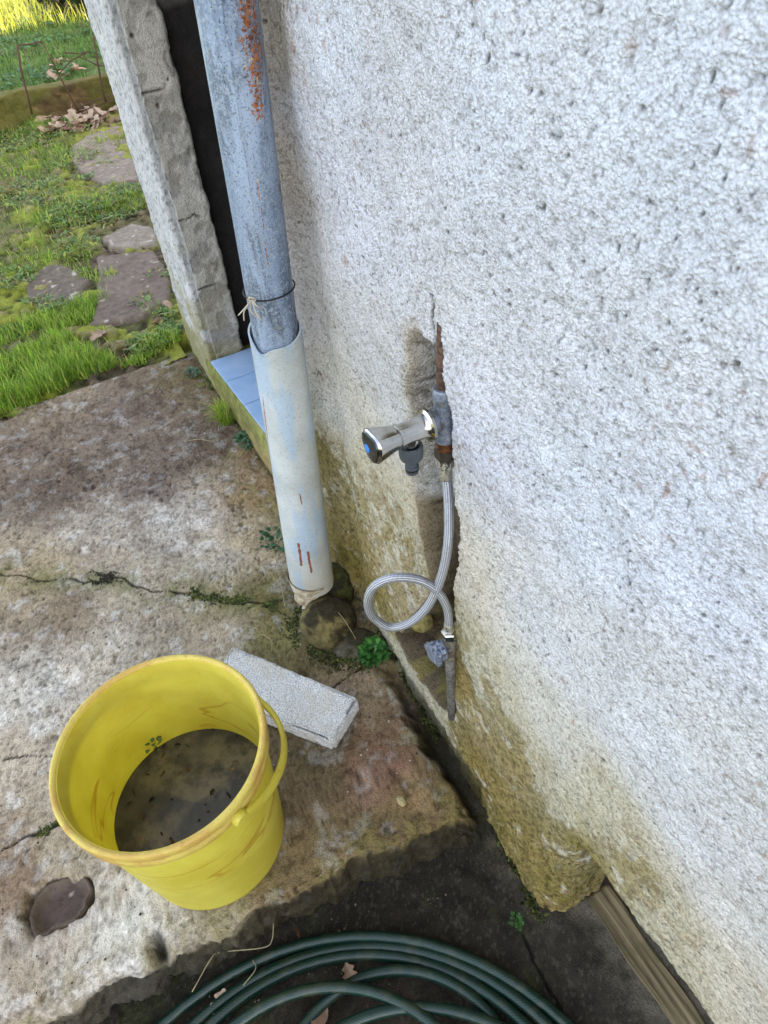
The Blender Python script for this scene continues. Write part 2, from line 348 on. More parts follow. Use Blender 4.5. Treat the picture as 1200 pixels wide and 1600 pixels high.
# ---- garden soil between patio and kerb
gcp = [(20,620,(96,110,40)),(60,520,(80,82,46)),(150,560,(74,62,48)),(250,500,(78,72,48)),(220,540,(92,96,48)),(30,420,(98,110,46)),(120,490,(82,80,48)),(40,340,(104,104,62)),(110,330,(118,98,76)),
 (200,320,(104,92,66)),(60,260,(104,104,60)),(200,400,(92,78,64)),(120,380,(110,106,66)),(230,470,(98,104,42)),(50,200,(82,88,48)),(130,190,(110,88,72)),(180,300,(100,106,50)),(80,400,(108,116,44))]
xs = np.concatenate([np.arange(-12, -1.4, .3), np.arange(-1.4, 1.6, .012), np.arange(1.6, 14, .3)]); ys = np.arange(2.06, 5.3, .012)
P = hgrid(xs, ys); P3 = pad3(P); X, Y = P.T
wv = .25 * (np.stack([fbm(P3, 3, 4, 41), fbm(P3, 3, 4, 42)], 1) - .5)
base = idw(P + wv, [G(*c[:2])[:2] for c in gcp], [lin(c[2]) for c in gcp], 3) * .85
n1 = fbm(P3, 6, 5, 43, .6); n2 = fbm(P3, 30, 4, 44, .6)
moss = sst(.5, .6, fbm(P3, 7, 4, 45, .6)); base = base * (1 - .55 * moss[:, None]) + .55 * moss[:, None] * lin((140, 146, 44))
peb = sst(.6, .7, fbm(P3, 26, 3, 47, .6)); base = base * (1 - .5 * peb[:, None]) + .5 * peb[:, None] * lin((136, 118, 100))
base *= (.5 + 1.4 * n2)[:, None]
h = -.012 + .04 * (fbm(P3, 3, 3, 46) - .5) + .022 * (n2 - .5) + .014 * moss + .01 * peb
h = np.where((X > .30) & (Y < 2.2), -.05, h)
tag(link('garden_path', npmesh('garden_path', np.stack([X, Y, h], 1), gridfaces(len(xs), len(ys)), True, base, cav=np.clip(-cavity(h, len(xs), len(ys), 2) / .006, 0, 1)), M_SOIL), kind='structure')
# ---- lawn beyond the kerb
xs = np.concatenate([np.arange(-30, -2, 1.), np.arange(-2, 5, .05), np.arange(5, 40, 1.)]); ys = np.concatenate([np.arange(5.22, 13, .05), np.arange(13, 60, 1.)])
P = hgrid(xs, ys); P3 = pad3(P); X, Y = P.T
n1 = fbm(P3, 1.6, 5, 51, .6); n2 = fbm(P3, 12, 4, 52, .6)
base = lin((84, 102, 44)) * (1 - sst(.5, .65, n1)[:, None] * .7) + .7 * sst(.5, .65, n1)[:, None] * lin((92, 76, 56)); base *= (.4 + 1.2 * n2)[:, None]
h = .115 + .08 * (fbm(P3, .9, 3, 53) - .5) + .03 * (n2 - .5) + .03 * np.maximum(Y - 7, 0)
tag(link('lawn', npmesh('lawn', np.stack([X, Y, h], 1), gridfaces(len(xs), len(ys)), True, base, cav=np.clip(-cavity(h, len(xs), len(ys), 1) / .01, 0, 1)), M_SOIL), kind='structure')
def lawnz(X, Y):
    P3 = np.stack([X, Y, X * 0], 1); return .115 + .08 * (fbm(P3, .9, 3, 53) - .5) + .03 * (fbm(P3, 12, 4, 52, .6) - .5) + .03 * np.maximum(Y - 7, 0)
# ================================================================== HOUSE
house = empty('house', (2.0, 0, 0), 'white rough plastered house wall with a broken hole for pipes and a tiled niche', 'house')
CORN = 1.06; RAD = .03
rec = [(650,512),(668,528),(684,545),(688,575),(699,590),(706,640),(708,700),(709,750),(714,800),(717,860),(712,890),(706,925),(711,960),(710,1010),(703,1050),(709,1090),(712,1118),(700,1114),(680,1098),
       (655,1060),(632,1020),(618,990),(628,985),(650,955),(668,925),(662,890),(655,840),(650,800),(641,760),(640,690),(641,650),(634,620),(638,570),(635,535),(640,518)]
recW = np.array([WP(*p)[1:] for p in rec])
wcrack = [WP(*p)[1:] for p in [(677,460),(679,475),(675,500),(679,520),(682,548)]]
wcp = [(1150,100,(226,229,238)),(800,100,(224,226,234)),(500,60,(220,222,230)),(430,60,(176,164,152)),(440,250,(184,172,160)),(480,200,(220,220,228)),(470,480,(206,200,196)),(560,350,(222,222,230)),
 (480,620,(206,198,176)),(520,650,(218,214,206)),(600,560,(212,210,208)),(500,700,(176,164,104)),(540,740,(196,184,144)),(515,830,(160,146,84)),(560,820,(206,188,142)),(600,860,(214,196,160)),(545,880,(158,138,76)),
 (580,910,(164,146,86)),(640,880,(206,188,152)),(600,1000,(210,202,176)),(640,1050,(200,194,168)),(690,1130,(196,190,166)),(730,900,(222,212,196)),(730,1000,(208,196,160)),(720,1060,(186,164,104)),
 (760,1100,(208,196,160)),(760,700,(222,222,230)),(900,800,(226,228,236)),(1100,900,(228,230,240)),(850,1000,(226,225,226)),(1000,1150,(228,228,230)),(850,1120,(222,216,204)),(1100,1330,(226,224,224)),(1150,1250,(226,224,222)),(800,1200,(198,180,132)),(750,1210,(172,150,84)),
 (830,1350,(150,136,70)),(780,1270,(166,150,84)),(880,1250,(212,202,172)),(920,1340,(160,148,80)),(1000,1370,(214,196,156)),(950,1250,(216,206,180)),(1050,1450,(220,206,178)),(1150,1550,(224,212,194)),(1130,1400,(224,218,210)),(850,1420,(146,130,74)),(700,1170,(180,166,120))]
wcpW = [WP(*c[:2])[1:] for c in wcp]
def wall_field(Yw, Zw, lower):
    """offset along the outward normal, colour, cavity weight for wall points"""
    P = np.stack([Yw, Zw], 1); P3 = pad3(P)
    wj = P + .012 * (np.stack([fbm(P3, 30, 3, 61), fbm(P3, 30, 3, 62)], 1) - .5)
    n_l = fbm(P3, 9, 3, 63); n_m = fbm(P3, 42, 3, 64); n_f = vn(P3, 190, 65); n_g = vn(P3 + 3, 330, 66)
    o = .012 * (n_l - .5) + .0036 * (n_m - .5)
    grain = .0011 * (n_f - .5) + .0020 * (n_g - .5) + .0020 * (np.abs(fbm(P3 * np.array([1, 1.5, 1]), 120, 3, 67) - .5) * 2 - .4)
    o += .022 * (fbm(P3, 26, 4, 89, .6) - .5) * (1 - sst(.10, .24, Zw)) * (1 - sst(.24, .5, Yw)) + .010 * (fbm(P3, 40, 3, 91) - .5) * (1 - sst(.0, .12, Zw))
    # soft ridge beside the downpipe
    o += -.008 * np.exp(-((Yw - (.865)) / .035) ** 2) + .012 * sst(.86, .97, Yw)
    sd_ = polyd(wj, recW); rq = sd_ - .003 * (fbm(P3, 60, 2, 68) - .5); wq_ = .005 + .019 * sst(.535, .575, Yw) * sst(.25, .4, Zw) + .018 * (1 - sst(.25, .35, Zw)) * sst(.52, .56, Yw); inr = 1 - sst(-1, .0, rq / wq_); cin = 1 - sst(-.0015, .0008, rq)
    bevel = 1 - sst(0, .018, sd_); bevel *= sst(.54, .58, Yw + .1 * (.45 - Zw) * 0) * sst(.15, .3, Zw)
    low = 1 - sst(.25, .45, Zw)
    depth = .040 + .022 * low + .016 * (fbm(P3, 14, 3, 69) - .5) + .03 * low * (fbm(P3, 28, 3, 70) - .5)
    # loose mortar blocks inside the hole
    seam = 1 - sst(.001, .004, np.minimum(lined(wj, [WP(*p)[1:] for p in [(640,605),(665,601),(690,602)]]), lined(wj, [WP(*p)[1:] for p in [(648,800),(672,803),(690,798)]])))
    depth += .010 * seam
    ckk = 1 - sst(.0006, .003, lined(P + .004 * (np.stack([fbm(P3, 80, 2, 71), fbm(P3, 80, 2, 72)], 1) - .5), wcrack) - .0012 * (vn(P3, 60, 73)))
    crev = (1 - sst(-.004, .006, polyd(wj, [WP(*p)[1:] for p in [(652,982),(668,996),(690,1004),(696,1040),(694,1085),(680,1068),(668,1040),(655,1012)]]) + .012 * (fbm(P3, 60, 3, 92) - .5))) * inr; depth = depth + .045 * crev
    off = o + grain * (1 - .6 * inr) - depth * inr - .002 * bevel - .004 * ckk
    Pd = np.stack([off * 1.6, Yw, Zw], 1); slope = inr * (1 - inr) * 4; off = off + (.010 * (fbm(Pd, 42, 3, 86) - .5) + .006 * (fbm(Pd, 120, 2, 87) - .5)) * np.clip(slope + .5 * inr + low * inr, 0, 1.3)
    Pd = np.stack([off * 1.6, Yw, Zw], 1)
    col = idw(P + .05 * (np.stack([fbm(P3, 12, 3, 74), fbm(P3, 12, 3, 75)], 1) - .5), wcpW, [lin(c[2]) for c in wcp], 3) 
    nb = fbm(P3, 26, 4, 76, .6); na = fbm(P3, 10, 4, 77)
    yel = 1 - sst(.12, .42, Zw); alg = sst(.5, .64, fbm(P3, 20, 4, 78, .6)) * np.clip(yel, 0, 1)
    satc = np.clip(((col.max(1) - col.min(1)) / col.max(1) - .22) * 2.3, 0, 1)
    col = col * (1 + .26 * (nb - .5))[:, None]
    mk = sst(-.16, .16, satc - .50 + (fbm(P3, 38, 5, 85, .65) - .5) * 2.4)[:, None]; sc_ = np.clip(satc * 2, 0, 1)[:, None]
    col = col * (1 - sc_) + sc_ * (lin((212, 204, 180)) * (1 - mk) * (.8 + .4 * nb)[:, None] + (col * .55 + .35 * lin((158, 138, 82))) * mk)
    pat = sst(.50, .62, nb) * satc; col = col * (1 - .45 * pat[:, None]) + .45 * pat[:, None] * lin((120, 112, 44)) * 1.0
    pat = sst(.54, .66, na) * satc * sst(.2, .5, yel); col = col * (1 - .35 * pat[:, None]) + .35 * pat[:, None] * lin((182, 160, 100))
    sp2 = sst(.52, .62, fbm(P3, 170, 3, 84)) * np.clip(satc * 1.2 + .10, 0, 1); col = col * (1 - .5 * sp2[:, None]) + .5 * sp2[:, None] * col * lin((120, 112, 96))
    dh = sst(.90, .94, vn(P3 + 5, 230, 93)) * sst(.40, .6, fbm(P3, 20, 2, 94)) * (1 - inr); col = col * (1 - .62 * dh)[:, None]; off = off - .0016 * dh
    # rust freckles
    rf = sst(.86, .92, vn(P3 + 9, 130, 79)) * sst(.50, .65, fbm(P3, 12, 2, 80)); col = col * (1 - .5 * rf[:, None]) + .4 * rf[:, None] * lin((170, 120, 80))
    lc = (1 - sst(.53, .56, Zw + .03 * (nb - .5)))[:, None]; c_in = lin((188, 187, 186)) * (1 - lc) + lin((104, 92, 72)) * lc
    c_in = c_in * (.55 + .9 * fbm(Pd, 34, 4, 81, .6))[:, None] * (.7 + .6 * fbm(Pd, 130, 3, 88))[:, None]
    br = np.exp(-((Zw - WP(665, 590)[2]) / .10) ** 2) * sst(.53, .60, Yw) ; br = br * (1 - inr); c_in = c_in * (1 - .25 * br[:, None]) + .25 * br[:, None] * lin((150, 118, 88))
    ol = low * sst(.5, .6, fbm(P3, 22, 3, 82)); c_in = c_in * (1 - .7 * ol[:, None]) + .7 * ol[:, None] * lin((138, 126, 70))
    deep = low * sst(.5, 1, inr) * sst(.4, .5, fbm(P3, 16, 2, 83)); c_in = c_in * (1 - .6 * deep[:, None] - .0); c_in = c_in * (1 - .92 * crev[:, None]) + .92 * crev[:, None] * lin((30, 27, 20)); col = col * (1 - cin[:, None]) + c_in * cin[:, None]; col *= (1 - .7 * np.maximum(ckk, seam * inr))[:, None]  # crevice takes dark soil colour, its occlusion shade painted in as well
    bv = bevel * (1 - inr) * .5; col = col * (1 - bv[:, None]) + bv[:, None] * lin((176, 158, 128))
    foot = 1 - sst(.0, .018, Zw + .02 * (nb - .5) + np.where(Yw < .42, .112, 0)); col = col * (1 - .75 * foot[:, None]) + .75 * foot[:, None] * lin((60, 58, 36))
    return off, col, inr
def profile(s):
    """outline of the wall seen from above: s runs along Y then rounds into the niche"""
    s = np.asarray(s); q = np.clip((s - (CORN - RAD)) / RAD, 0, math.pi / 2); ex = np.maximum(s - (CORN - RAD) - RAD * math.pi / 2, 0)
    px = WX + RAD * (1 - np.cos(q)) + ex; py = np.where(s < CORN - RAD, s, CORN - RAD + RAD * np.sin(q))
    return px, py, -np.cos(q), np.sin(q)
def prof_low(s):
    """same, and rounding into the low opening at Y = .22"""
    c0, r0 = .215, .034
    px, py, nx, ny = profile(s); q = np.clip((c0 + r0 - s) / r0, 0, math.pi / 2); ex = np.maximum(c0 + r0 - r0 * math.pi / 2 - s, 0)
    k = s < c0 + r0; px = np.where(k, WX + r0 * (1 - np.cos(q)) + ex, px); py = np.where(k, c0 + r0 - r0 * np.sin(q), py)
    return px, py, np.where(k, -np.cos(q), nx), np.where(k, -np.sin(q), ny)
ZT = .27
def wallgrid(ss, zs, pf, lintel=False):
    P = hgrid(ss, zs); s, z = P.T; px, py, nx, ny = pf(s)
    Yq = np.where(s < CORN - RAD, np.minimum(s, 9), s); off, col, inr = wall_field(Yq, z, False)
    nu, nv = len(ss), len(zs)
    V = np.stack([px + nx * off, py + ny * off, z], 1)
    if lintel:                                       # lower lip of the overhang
        lipz = .258 + .012 * (fbm(np.stack([s, s * 0, s * 0], 1), 22, 3, 90) - .5)
        k = (s < .21); below = np.clip((lipz - z), 0, 1) * k
        V[:, 0] += below * 3.0; V[:, 2] = np.where(below > 0, lipz + below * .1, V[:, 2])
    dcol = 1
    cv = cavity(off, nu, nv, 3); cav = np.clip(-cv / .0011 - .25, 0, 1) * (1 - .5 * inr)
    return V, gridfaces(nu, nv), col, cav, P
ssU = np.concatenate([np.arange(-.62, -.13, .02), np.arange(-.12, .3, .0022), np.arange(.3, .48, .0027), np.arange(.48, .63, .0014), np.arange(.63, CORN + .16, .0027)])
zsU = np.concatenate([np.arange(.21, .90, .0026), np.arange(.90, 1.24, .003), np.arange(1.25, 1.62, .03)])
V1, F1, C1, A1, P1 = wallgrid(ssU, zsU, profile, True)
z_ = P1[:, 1]; s_ = P1[:, 0]; badv = (z_ < ZT - .001) & (s_ > .24)
F1 = F1[~badv[F1].any(1)]
ssL = np.concatenate([np.arange(.04, .3, .0024), np.arange(.3, .48, .0027), np.arange(.48, .63, .0014), np.arange(.63, CORN + .16, .0027)]); zsL = np.arange(-.16, ZT + .03, .0026)
V2, F2, C2, A2, P2_ = wallgrid(ssL, zsL, prof_low)
badv = (P2_[:, 1] > ZT + .003) & (P2_[:, 0] > .262); F2 = F2[~badv[F2].any(1)]
V = np.concatenate([V1, V2]); Fq = np.concatenate([F1, F2 + len(V1)])[:, ::-1]
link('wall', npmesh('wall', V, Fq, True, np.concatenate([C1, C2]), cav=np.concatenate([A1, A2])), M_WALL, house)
# rest of the building
ds = [boxdata((WX, -6, 1.60), (9.5, CORN + .01, 3.9)), boxdata((WX, -6, -.25), (.60, -.61, 1.60)), boxdata((WX, CORN + .01, 2.05), (9.5, 2.08, 3.9)),
      boxdata((.72, -6, -.25), (9.5, 2.08, 2.05)), boxdata((.55, -.61, -.25), (.72, CORN - .01, 1.6)), boxdata((.46, 1.90, -.25), (.72, 2.08, 2.05))]
V, Fq, UV = merge(ds); link('upper_wall', meshof('upper_wall', V, Fq, None, False), M_HOUSE, house)
box('roof', (.05, -6.3, 3.90), (9.8, 2.25, 4.05), M_ROOF, house)
box('added_shade_block', (5.3, .7, 3.95), (6.9, 1.7, 5.3), M_HOUSE, bpy.data.objects['roof'])  # unseen block added on the roof to shade the bush by the pillar
# niche back board
V = hgrid(np.arange(CORN - .02, 1.84, .01), np.arange(.02, 2.06, .012)); P3 = pad3(V)
n1 = fbm(P3, 8, 4, 95, .6); off = .006 * (fbm(P3, 14, 3, 96) - .5)
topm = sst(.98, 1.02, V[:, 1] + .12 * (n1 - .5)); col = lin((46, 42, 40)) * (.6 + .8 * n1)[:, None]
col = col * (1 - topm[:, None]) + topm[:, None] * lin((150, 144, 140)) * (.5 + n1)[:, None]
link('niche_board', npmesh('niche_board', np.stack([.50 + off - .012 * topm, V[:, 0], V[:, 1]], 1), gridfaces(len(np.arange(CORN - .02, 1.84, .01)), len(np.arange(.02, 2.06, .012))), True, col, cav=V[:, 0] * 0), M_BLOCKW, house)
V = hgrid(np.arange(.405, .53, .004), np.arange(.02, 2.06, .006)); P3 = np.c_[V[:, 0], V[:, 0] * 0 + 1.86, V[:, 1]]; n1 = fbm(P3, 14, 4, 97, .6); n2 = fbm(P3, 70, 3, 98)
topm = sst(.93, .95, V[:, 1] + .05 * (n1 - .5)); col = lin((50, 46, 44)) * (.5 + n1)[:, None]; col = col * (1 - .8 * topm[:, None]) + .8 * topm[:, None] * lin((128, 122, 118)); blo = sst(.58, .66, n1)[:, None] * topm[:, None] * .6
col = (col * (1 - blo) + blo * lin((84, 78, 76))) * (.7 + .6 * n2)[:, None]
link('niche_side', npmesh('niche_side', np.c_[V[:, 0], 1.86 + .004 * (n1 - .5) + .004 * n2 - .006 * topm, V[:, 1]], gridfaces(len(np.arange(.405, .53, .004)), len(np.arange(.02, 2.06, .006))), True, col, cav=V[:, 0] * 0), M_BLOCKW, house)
# ---- pillar on the far side of the niche
def pillar():
    zs = np.arange(-.06, 2.07, .0045)
    # profile: front face (far to near), small step, side face into the niche
    pr = []
    for y in np.arange(2.085, 1.835, -.006): pr.append((WX, y, -1, 0, 0))
    for k in range(1, 8): a = k / 7 * math.pi / 2; pr.append((WX + .008 * (1 - math.cos(a)), 1.835 - .008 * math.sin(a), -math.cos(a), -math.sin(a), 0))
    for x in np.arange(WX + .010, WX + .020, .002): pr.append((x, 1.827 - (x - WX - .01) * 0, 0, -1, 1))
    for y in np.arange(1.825, 1.812, -.003): pr.append((WX + .020, y, -1, -.3, 1))
    for x in np.arange(WX + .021, .415, .0035): pr.append((x, 1.81, 0, -1, 2))
    for k in range(0, 8): a = k / 7 * math.pi / 2; pr.append((.415 + .010 * math.sin(a), 1.82 - .010 * math.cos(a), math.sin(a), -math.cos(a), 2))
    for y in np.arange(1.825, 1.86, .006): pr.append((.425, y, 1, 0, 2))
    pr = np.array(pr); n = len(pr); I = np.repeat(np.arange(n), len(zs)); z = np.tile(zs, n); B = pr[I]
    P3 = np.stack([B[:, 0], B[:, 1], z], 1)
    sm = B[:, 4] == 2
    n1 = fbm(P3, 10, 4, 101); n2 = fbm(P3, 55, 3, 102); n3 = fbm(P3, 160, 3, 103, .7)
    o = .010 * (n1 - .5) + np.where(sm, .003, .006) * (n2 - .5) + np.where(sm, .0016, .0036) * (n3 - .5)
    edge = sm * np.exp(-((B[:, 0] - .412) / .018) ** 2); o += edge * .014 * (fbm(P3, 40, 3, 104) - .5)
    wz = z + .02 * (fbm(P3, 18, 3, 105) - .5)
    seam = np.zeros(len(z)); patch = np.zeros(len(z))
    for q, wd in ((YP(270, 350, 1.81)[2], .004), (YP(310, 452, 1.81)[2], .003), (YP(225, 145, 1.81)[2], .003)):
        wz2 = wz + .018 * (fbm(P3, 45, 3, 110) - .5); seam = np.maximum(seam, (1 - sst(wd * .4, wd, np.abs(wz2 - q))) * sm * sst(WX + .0, WX + .03, B[:, 0]) * (1 - sst(.375, .40, B[:, 0] + .02 * (n1 - .5))))
        patch = np.maximum(patch, np.exp(-((wz - q + .022) / .014) ** 2) * sm)
    o -= .007 * seam; o -= .004 * patch * (fbm(P3, 60, 3, 106))
    hole = np.zeros(len(z))
    for (hx, hy, r) in ((288,388,.004),(248,165,.005),(207,55,.006),(180,14,.003),(262,122,.003),(292,400,.002)):
        q = YP(hx, hy, 1.81); hole = np.maximum(hole, 1 - sst(r * .5, r, np.sqrt((B[:, 0] - q[0]) ** 2 + (z - q[2]) ** 2)))
    hole *= sm; o -= .01 * hole
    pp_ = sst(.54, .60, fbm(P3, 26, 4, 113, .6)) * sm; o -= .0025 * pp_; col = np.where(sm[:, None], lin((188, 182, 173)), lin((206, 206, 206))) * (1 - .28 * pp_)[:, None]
    col = col * (.75 + .5 * fbm(P3, 16, 4, 107, .6))[:, None]; sp_ = sst(.55, .64, fbm(P3, 130, 3, 109)) * np.where(sm, .14, .45); col = col * (1 - sp_)[:, None]
    col = col * (1 - .45 * patch[:, None]) + .45 * patch[:, None] * lin((150, 145, 135))
    g = (1 - sst(.05, .55, z)) * sst(.40, .62, fbm(P3, 22, 4, 108) + .25 * (1 - sst(.0, .3, z))) * np.where(sm, .45, 1)
    col = col * (1 - .7 * g[:, None]) + .7 * g[:, None] * lin((150, 140, 70))
    bot = 1 - sst(.11, .15, z + .02 * (n1 - .5)); col = col * (1 - .5 * bot[:, None]) + .5 * bot[:, None] * lin((132, 126, 82))
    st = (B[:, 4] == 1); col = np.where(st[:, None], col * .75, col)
    col = col * (1 - .75 * np.maximum(seam, hole))[:, None]
    V = np.stack([B[:, 0] + B[:, 2] * o, B[:, 1] + B[:, 3] * o, z], 1)
    cav = np.clip(-cavity(o, n, len(zs), 2) / .002, 0, 1) * np.where(sm, .5, .35)
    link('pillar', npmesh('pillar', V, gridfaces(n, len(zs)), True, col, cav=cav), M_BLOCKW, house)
pillar()
# ---- sill with its blue tiles
def sillz(y): return .106 + (1.81 - y) * .098
ys = np.arange(CORN - .05, 1.86, .004); zz = np.arange(-.05, 1.001, .03)
pf = []                                            # front face then the top
y_, k_ = np.meshgrid(ys, np.arange(46), indexing='ij'); y_ = y_.ravel(); k_ = k_.ravel()
top = sillz(y_) - .004
fz = np.where(k_ < 36, -.05 + (top + .05) * np.minimum(k_ / 35, 1), top); fx = np.where(k_ < 36, WX, WX + (k_ - 35) * .019)
P3 = np.stack([fx, y_, fz], 1); n1 = fbm(P3, 14, 4, 111, .6); n2 = fbm(P3, 60, 3, 112)
rnd = np.exp(-((fz - top) / .008) ** 2) * (k_ < 36)
fx = fx + np.where(k_ < 36, .008 * (n1 - .5) + .003 * (n2 - .5) + rnd * .004 - .006, 0)
ok = sst(.0, .9, (fz + .0) / (top + .001) + .6 * (n1 - .5))
col = lin((168, 146, 104)) * (1 - ok[:, None]) + lin((136, 136, 78)) * ok[:, None]; far = sst(1.35, 1.6, y_)
col = col * (1 - .6 * far[:, None]) + .6 * far[:, None] * lin((124, 126, 66)); col *= (.4 + 1.2 * n2)[:, None] * (.5 + n1)[:, None]
dk = 1 - sst(0, .016, fz + .01 * (n1 - .5)); col = col * (1 - .85 * dk[:, None]) + .85 * dk[:, None] * lin((26, 24, 18))
sill = link('sill', npmesh('sill', np.stack([fx, y_, fz], 1), gridfaces(len(ys), 46), True, col, cav=y_ * 0), M_BLOCKW, house)
n = N('glazed blue tile'); f = n.noise(9, 4, .6, .6, n.map((1, 1, 4))); c = n.mix(n.ramp(f, (.3, .7)), lin((142, 172, 204)), lin((162, 186, 214)))
c = n.mix(n.ramp(n.noise(160, 3, .6), (.6, .75, 0, .5)), c, lin((84, 110, 150))); n.bump(n.noise(40, 2), .08, .001); M_TILE = n.fin(c, .38, spec=.5)
yy = 1.806
k = 0
while yy > CORN + .03:
    y0, y1 = yy - .148, yy
    for xx0, xx1 in ((WX - .001, WX + .148), (WX + .1505, WX + .182)):
        V = []
        for x in (xx0, xx1):
            for y in (y0, y1): V += [(x, y, sillz(y) + .0005), (x, y, sillz(y) + .009)]
        V = np.array(V)
        me = meshof('tile', V, np.array([(0, 1, 3, 2), (4, 6, 7, 5), (0, 4, 5, 1), (2, 3, 7, 6), (0, 2, 6, 4), (1, 5, 7, 3)]), None, False)
        bm = bmesh.new(); bm.from_mesh(me); bmesh.ops.recalc_face_normals(bm, faces=bm.faces); bmesh.ops.bevel(bm, geom=bm.edges[:], offset=.0014, segments=2, affect='EDGES'); bm.to_mesh(me); bm.free()
        link('tile', me, M_TILE, sill)
    yy -= .1505; k += 1

# ================================================================== DOWNPIPE
foot = np.array([.240, .934, .078]); topp = np.array([.272, .862, 1.10]); axd = (topp - foot) / np.linalg.norm(topp - foot); PL = 1.62
n = N('old galvanised steel'); mp = n.map((1, 1, .25))
f1 = n.noise(45, 5, .65, .4, mp); f2 = n.noise(260, 4, .7); f3 = n.noise(9, 3, .6, 0, mp)
c = n.mix(n.ramp(f3, (.38, .62)), lin((104, 122, 150)), lin((166, 182, 204))); c = n.mix(n.ramp(f1, (.46, .60, 0, .75)), c, lin((92, 100, 112))); c = n.mix(1.0, c, n.attr('Col'), 'MULTIPLY')
c = n.mix(n.ramp(f2, (.50, .60, 0, .8)), c, lin((164, 174, 186))); c = n.mix(n.ramp(n.noise(420, 3, .7), (.55, .64, 0, .75)), c, lin((50, 54, 62)))
yl = n.ramp(n.noise(30, 4, .6), (.64, .72, 0, .35)); c = n.mix(yl, c, lin((186, 172, 140)))
rust = n.attr('rust', 'Fac'); rn = n.noise(230, 5, .7); rm = n.ramp(n.math('ADD', rust, n.math('MULTIPLY', n.math('SUBTRACT', rn, .5), 1.7)), (.42, .55))
rc = n.mix(n.ramp(n.noise(190, 4, .7), (.4, .6)), lin((176, 104, 42)), lin((92, 46, 26))); pl_ = n.ramp(n.noise(60, 3, .6), (.56, .62)); rc = n.mix(pl_, rc, lin((196, 184, 158)))
c = n.mix(rm, c, rc); n.bump(n.math('ADD', n.math('MULTIPLY', rm, .8), f2), .35, .0008)
M_GALV = n.fin(c, n.ramp(f1, (.3, .7, .42, .62)), n.math('MULTIPLY', n.math('SUBTRACT', 1.0, rm), .25))
n = N('painted plastic sleeve'); mp = n.map((1, 1, .2)); f1 = n.noise(26, 4, .6, .3, mp); f2 = n.noise(330, 4, .7); f3 = n.noise(90, 4, .7)
c = n.attr('Col'); c = n.mix(n.ramp(f1, (.50, .6, 0, .5)), c, lin((150, 178, 206))); c = n.mix(n.ramp(f2, (.54, .66, 0, .55)), c, lin((118, 118, 116))); c = n.mix(n.ramp(f3, (.66, .72, 0, .55)), c, lin((124, 124, 122)))
rust = n.attr('rust', 'Fac'); rm = n.ramp(n.math('ADD', rust, n.math('MULTIPLY', n.math('SUBTRACT', n.noise(150, 5, .75), .5), 1.7)), (.4, .55)); c = n.mix(rm, c, n.mix(n.noise(300, 3), lin((96, 48, 34)), lin((160, 92, 62))))
n.bump(f2, .2, .0006); M_SLEEVE = n.fin(c, .5, spec=.4)
def basis(ax):
    ax = np.array(ax, float) / np.linalg.norm(ax); u = np.cross([0, 0, 1.] if abs(ax[2]) < .9 else [1., 0, 0], ax); u /= np.linalg.norm(u); return ax, u, np.cross(ax, u)
def camang(o, ax, x, y, r):
    """angle round a cylinder and height along it of the near surface point seen at (x, y)"""
    a, u, v = basis(ax); d = _ray(x, y); d = d / np.linalg.norm(d); p0 = np.array([0, 0, CAMH]) - o
    dp = d - a * d.dot(a); pp = p0 - a * p0.dot(a); A = dp.dot(dp); B = 2 * dp.dot(pp); C_ = pp.dot(pp) - r * r; D = max(B * B - 4 * A * C_, 0)
    t = (-B - math.sqrt(D)) / (2 * A); q = p0 + d * t; return math.atan2(q.dot(v), q.dot(u)), q.dot(a)
pipe = empty('downpipe', tuple(foot), 'grey blue galvanised downpipe with rust patch, slotted into a pale plastic sleeve', 'downpipe')
a_, u_, v_ = basis(axd)
SL = camang(foot, axd, 430, 533, .039)[1] + .006                                            # sleeve length along the axis
def cyl(name, r_of, z0, z1, nz, seg, mat, parent, bumpf=None, colf=None, rustf=None, thick=0):
    zs = np.linspace(z0, z1, nz); th = np.linspace(0, 2 * math.pi, seg + 1); Z, T = np.meshgrid(zs, th, indexing='ij'); z = Z.ravel(); t = T.ravel(); r = r_of(z, t)
    V = foot + a_ * z[:, None] + r[:, None] * (u_ * np.cos(t)[:, None] + v_ * np.sin(t)[:, None]); Fq = gridfaces(nz, seg + 1)
    if thick:
        V2 = V - thick * (u_ * np.cos(t)[:, None] + v_ * np.sin(t)[:, None]); Fq = np.concatenate([Fq, gridfaces(nz, seg + 1, len(V))[:, ::-1]])
        i = np.arange(seg); L = len(V)
        for row in (0, nz - 1): b = row * (seg + 1) + i; Fq = np.concatenate([Fq, np.stack([b, b + 1, b + 1 + L, b + L], 1)])
        V = np.concatenate([V, V2])
    me = npmesh(name, V, Fq, True, None if colf is None else np.tile(colf(z, t), (2 if thick else 1, 1)))
    if rustf is not None:
        a = me.attributes.new('rust', 'FLOAT', 'POINT'); rr = rustf(z, t); a.data.foreach_set('value', np.tile(rr, 2 if thick else 1).astype(np.float32))
    me.set_sharp_from_angle(angle=math.radians(50)); return link(name, me, mat, parent)
def adiff(t, a): return (t - a + math.pi) % (2 * math.pi) - math.pi
RG = .0335
seamA, _ = camang(foot, axd, 386, 250, RG)
rp = [camang(foot, axd, x, y, RG) for x, y in ((392, 20), (397, 90), (402, 150))]; rs = [camang(foot, axd, x, y, RG) for x, y in ((404, 300), (410, 340), (416, 395))]
def grust(z, t):
    o = 0 * z
    for (a, zz), w, hh in zip(rp, (.62, .55, .34), (.055, .05, .035)): o = np.maximum(o, .50 * np.exp(-(adiff(t, a) / w) ** 4 - ((z - zz) / hh) ** 4))
    for (a, zz) in rs: o = np.maximum(o, .60 * np.exp(-(adiff(t, a) / .045) ** 2 - ((z - zz) / .025) ** 4))
    return o
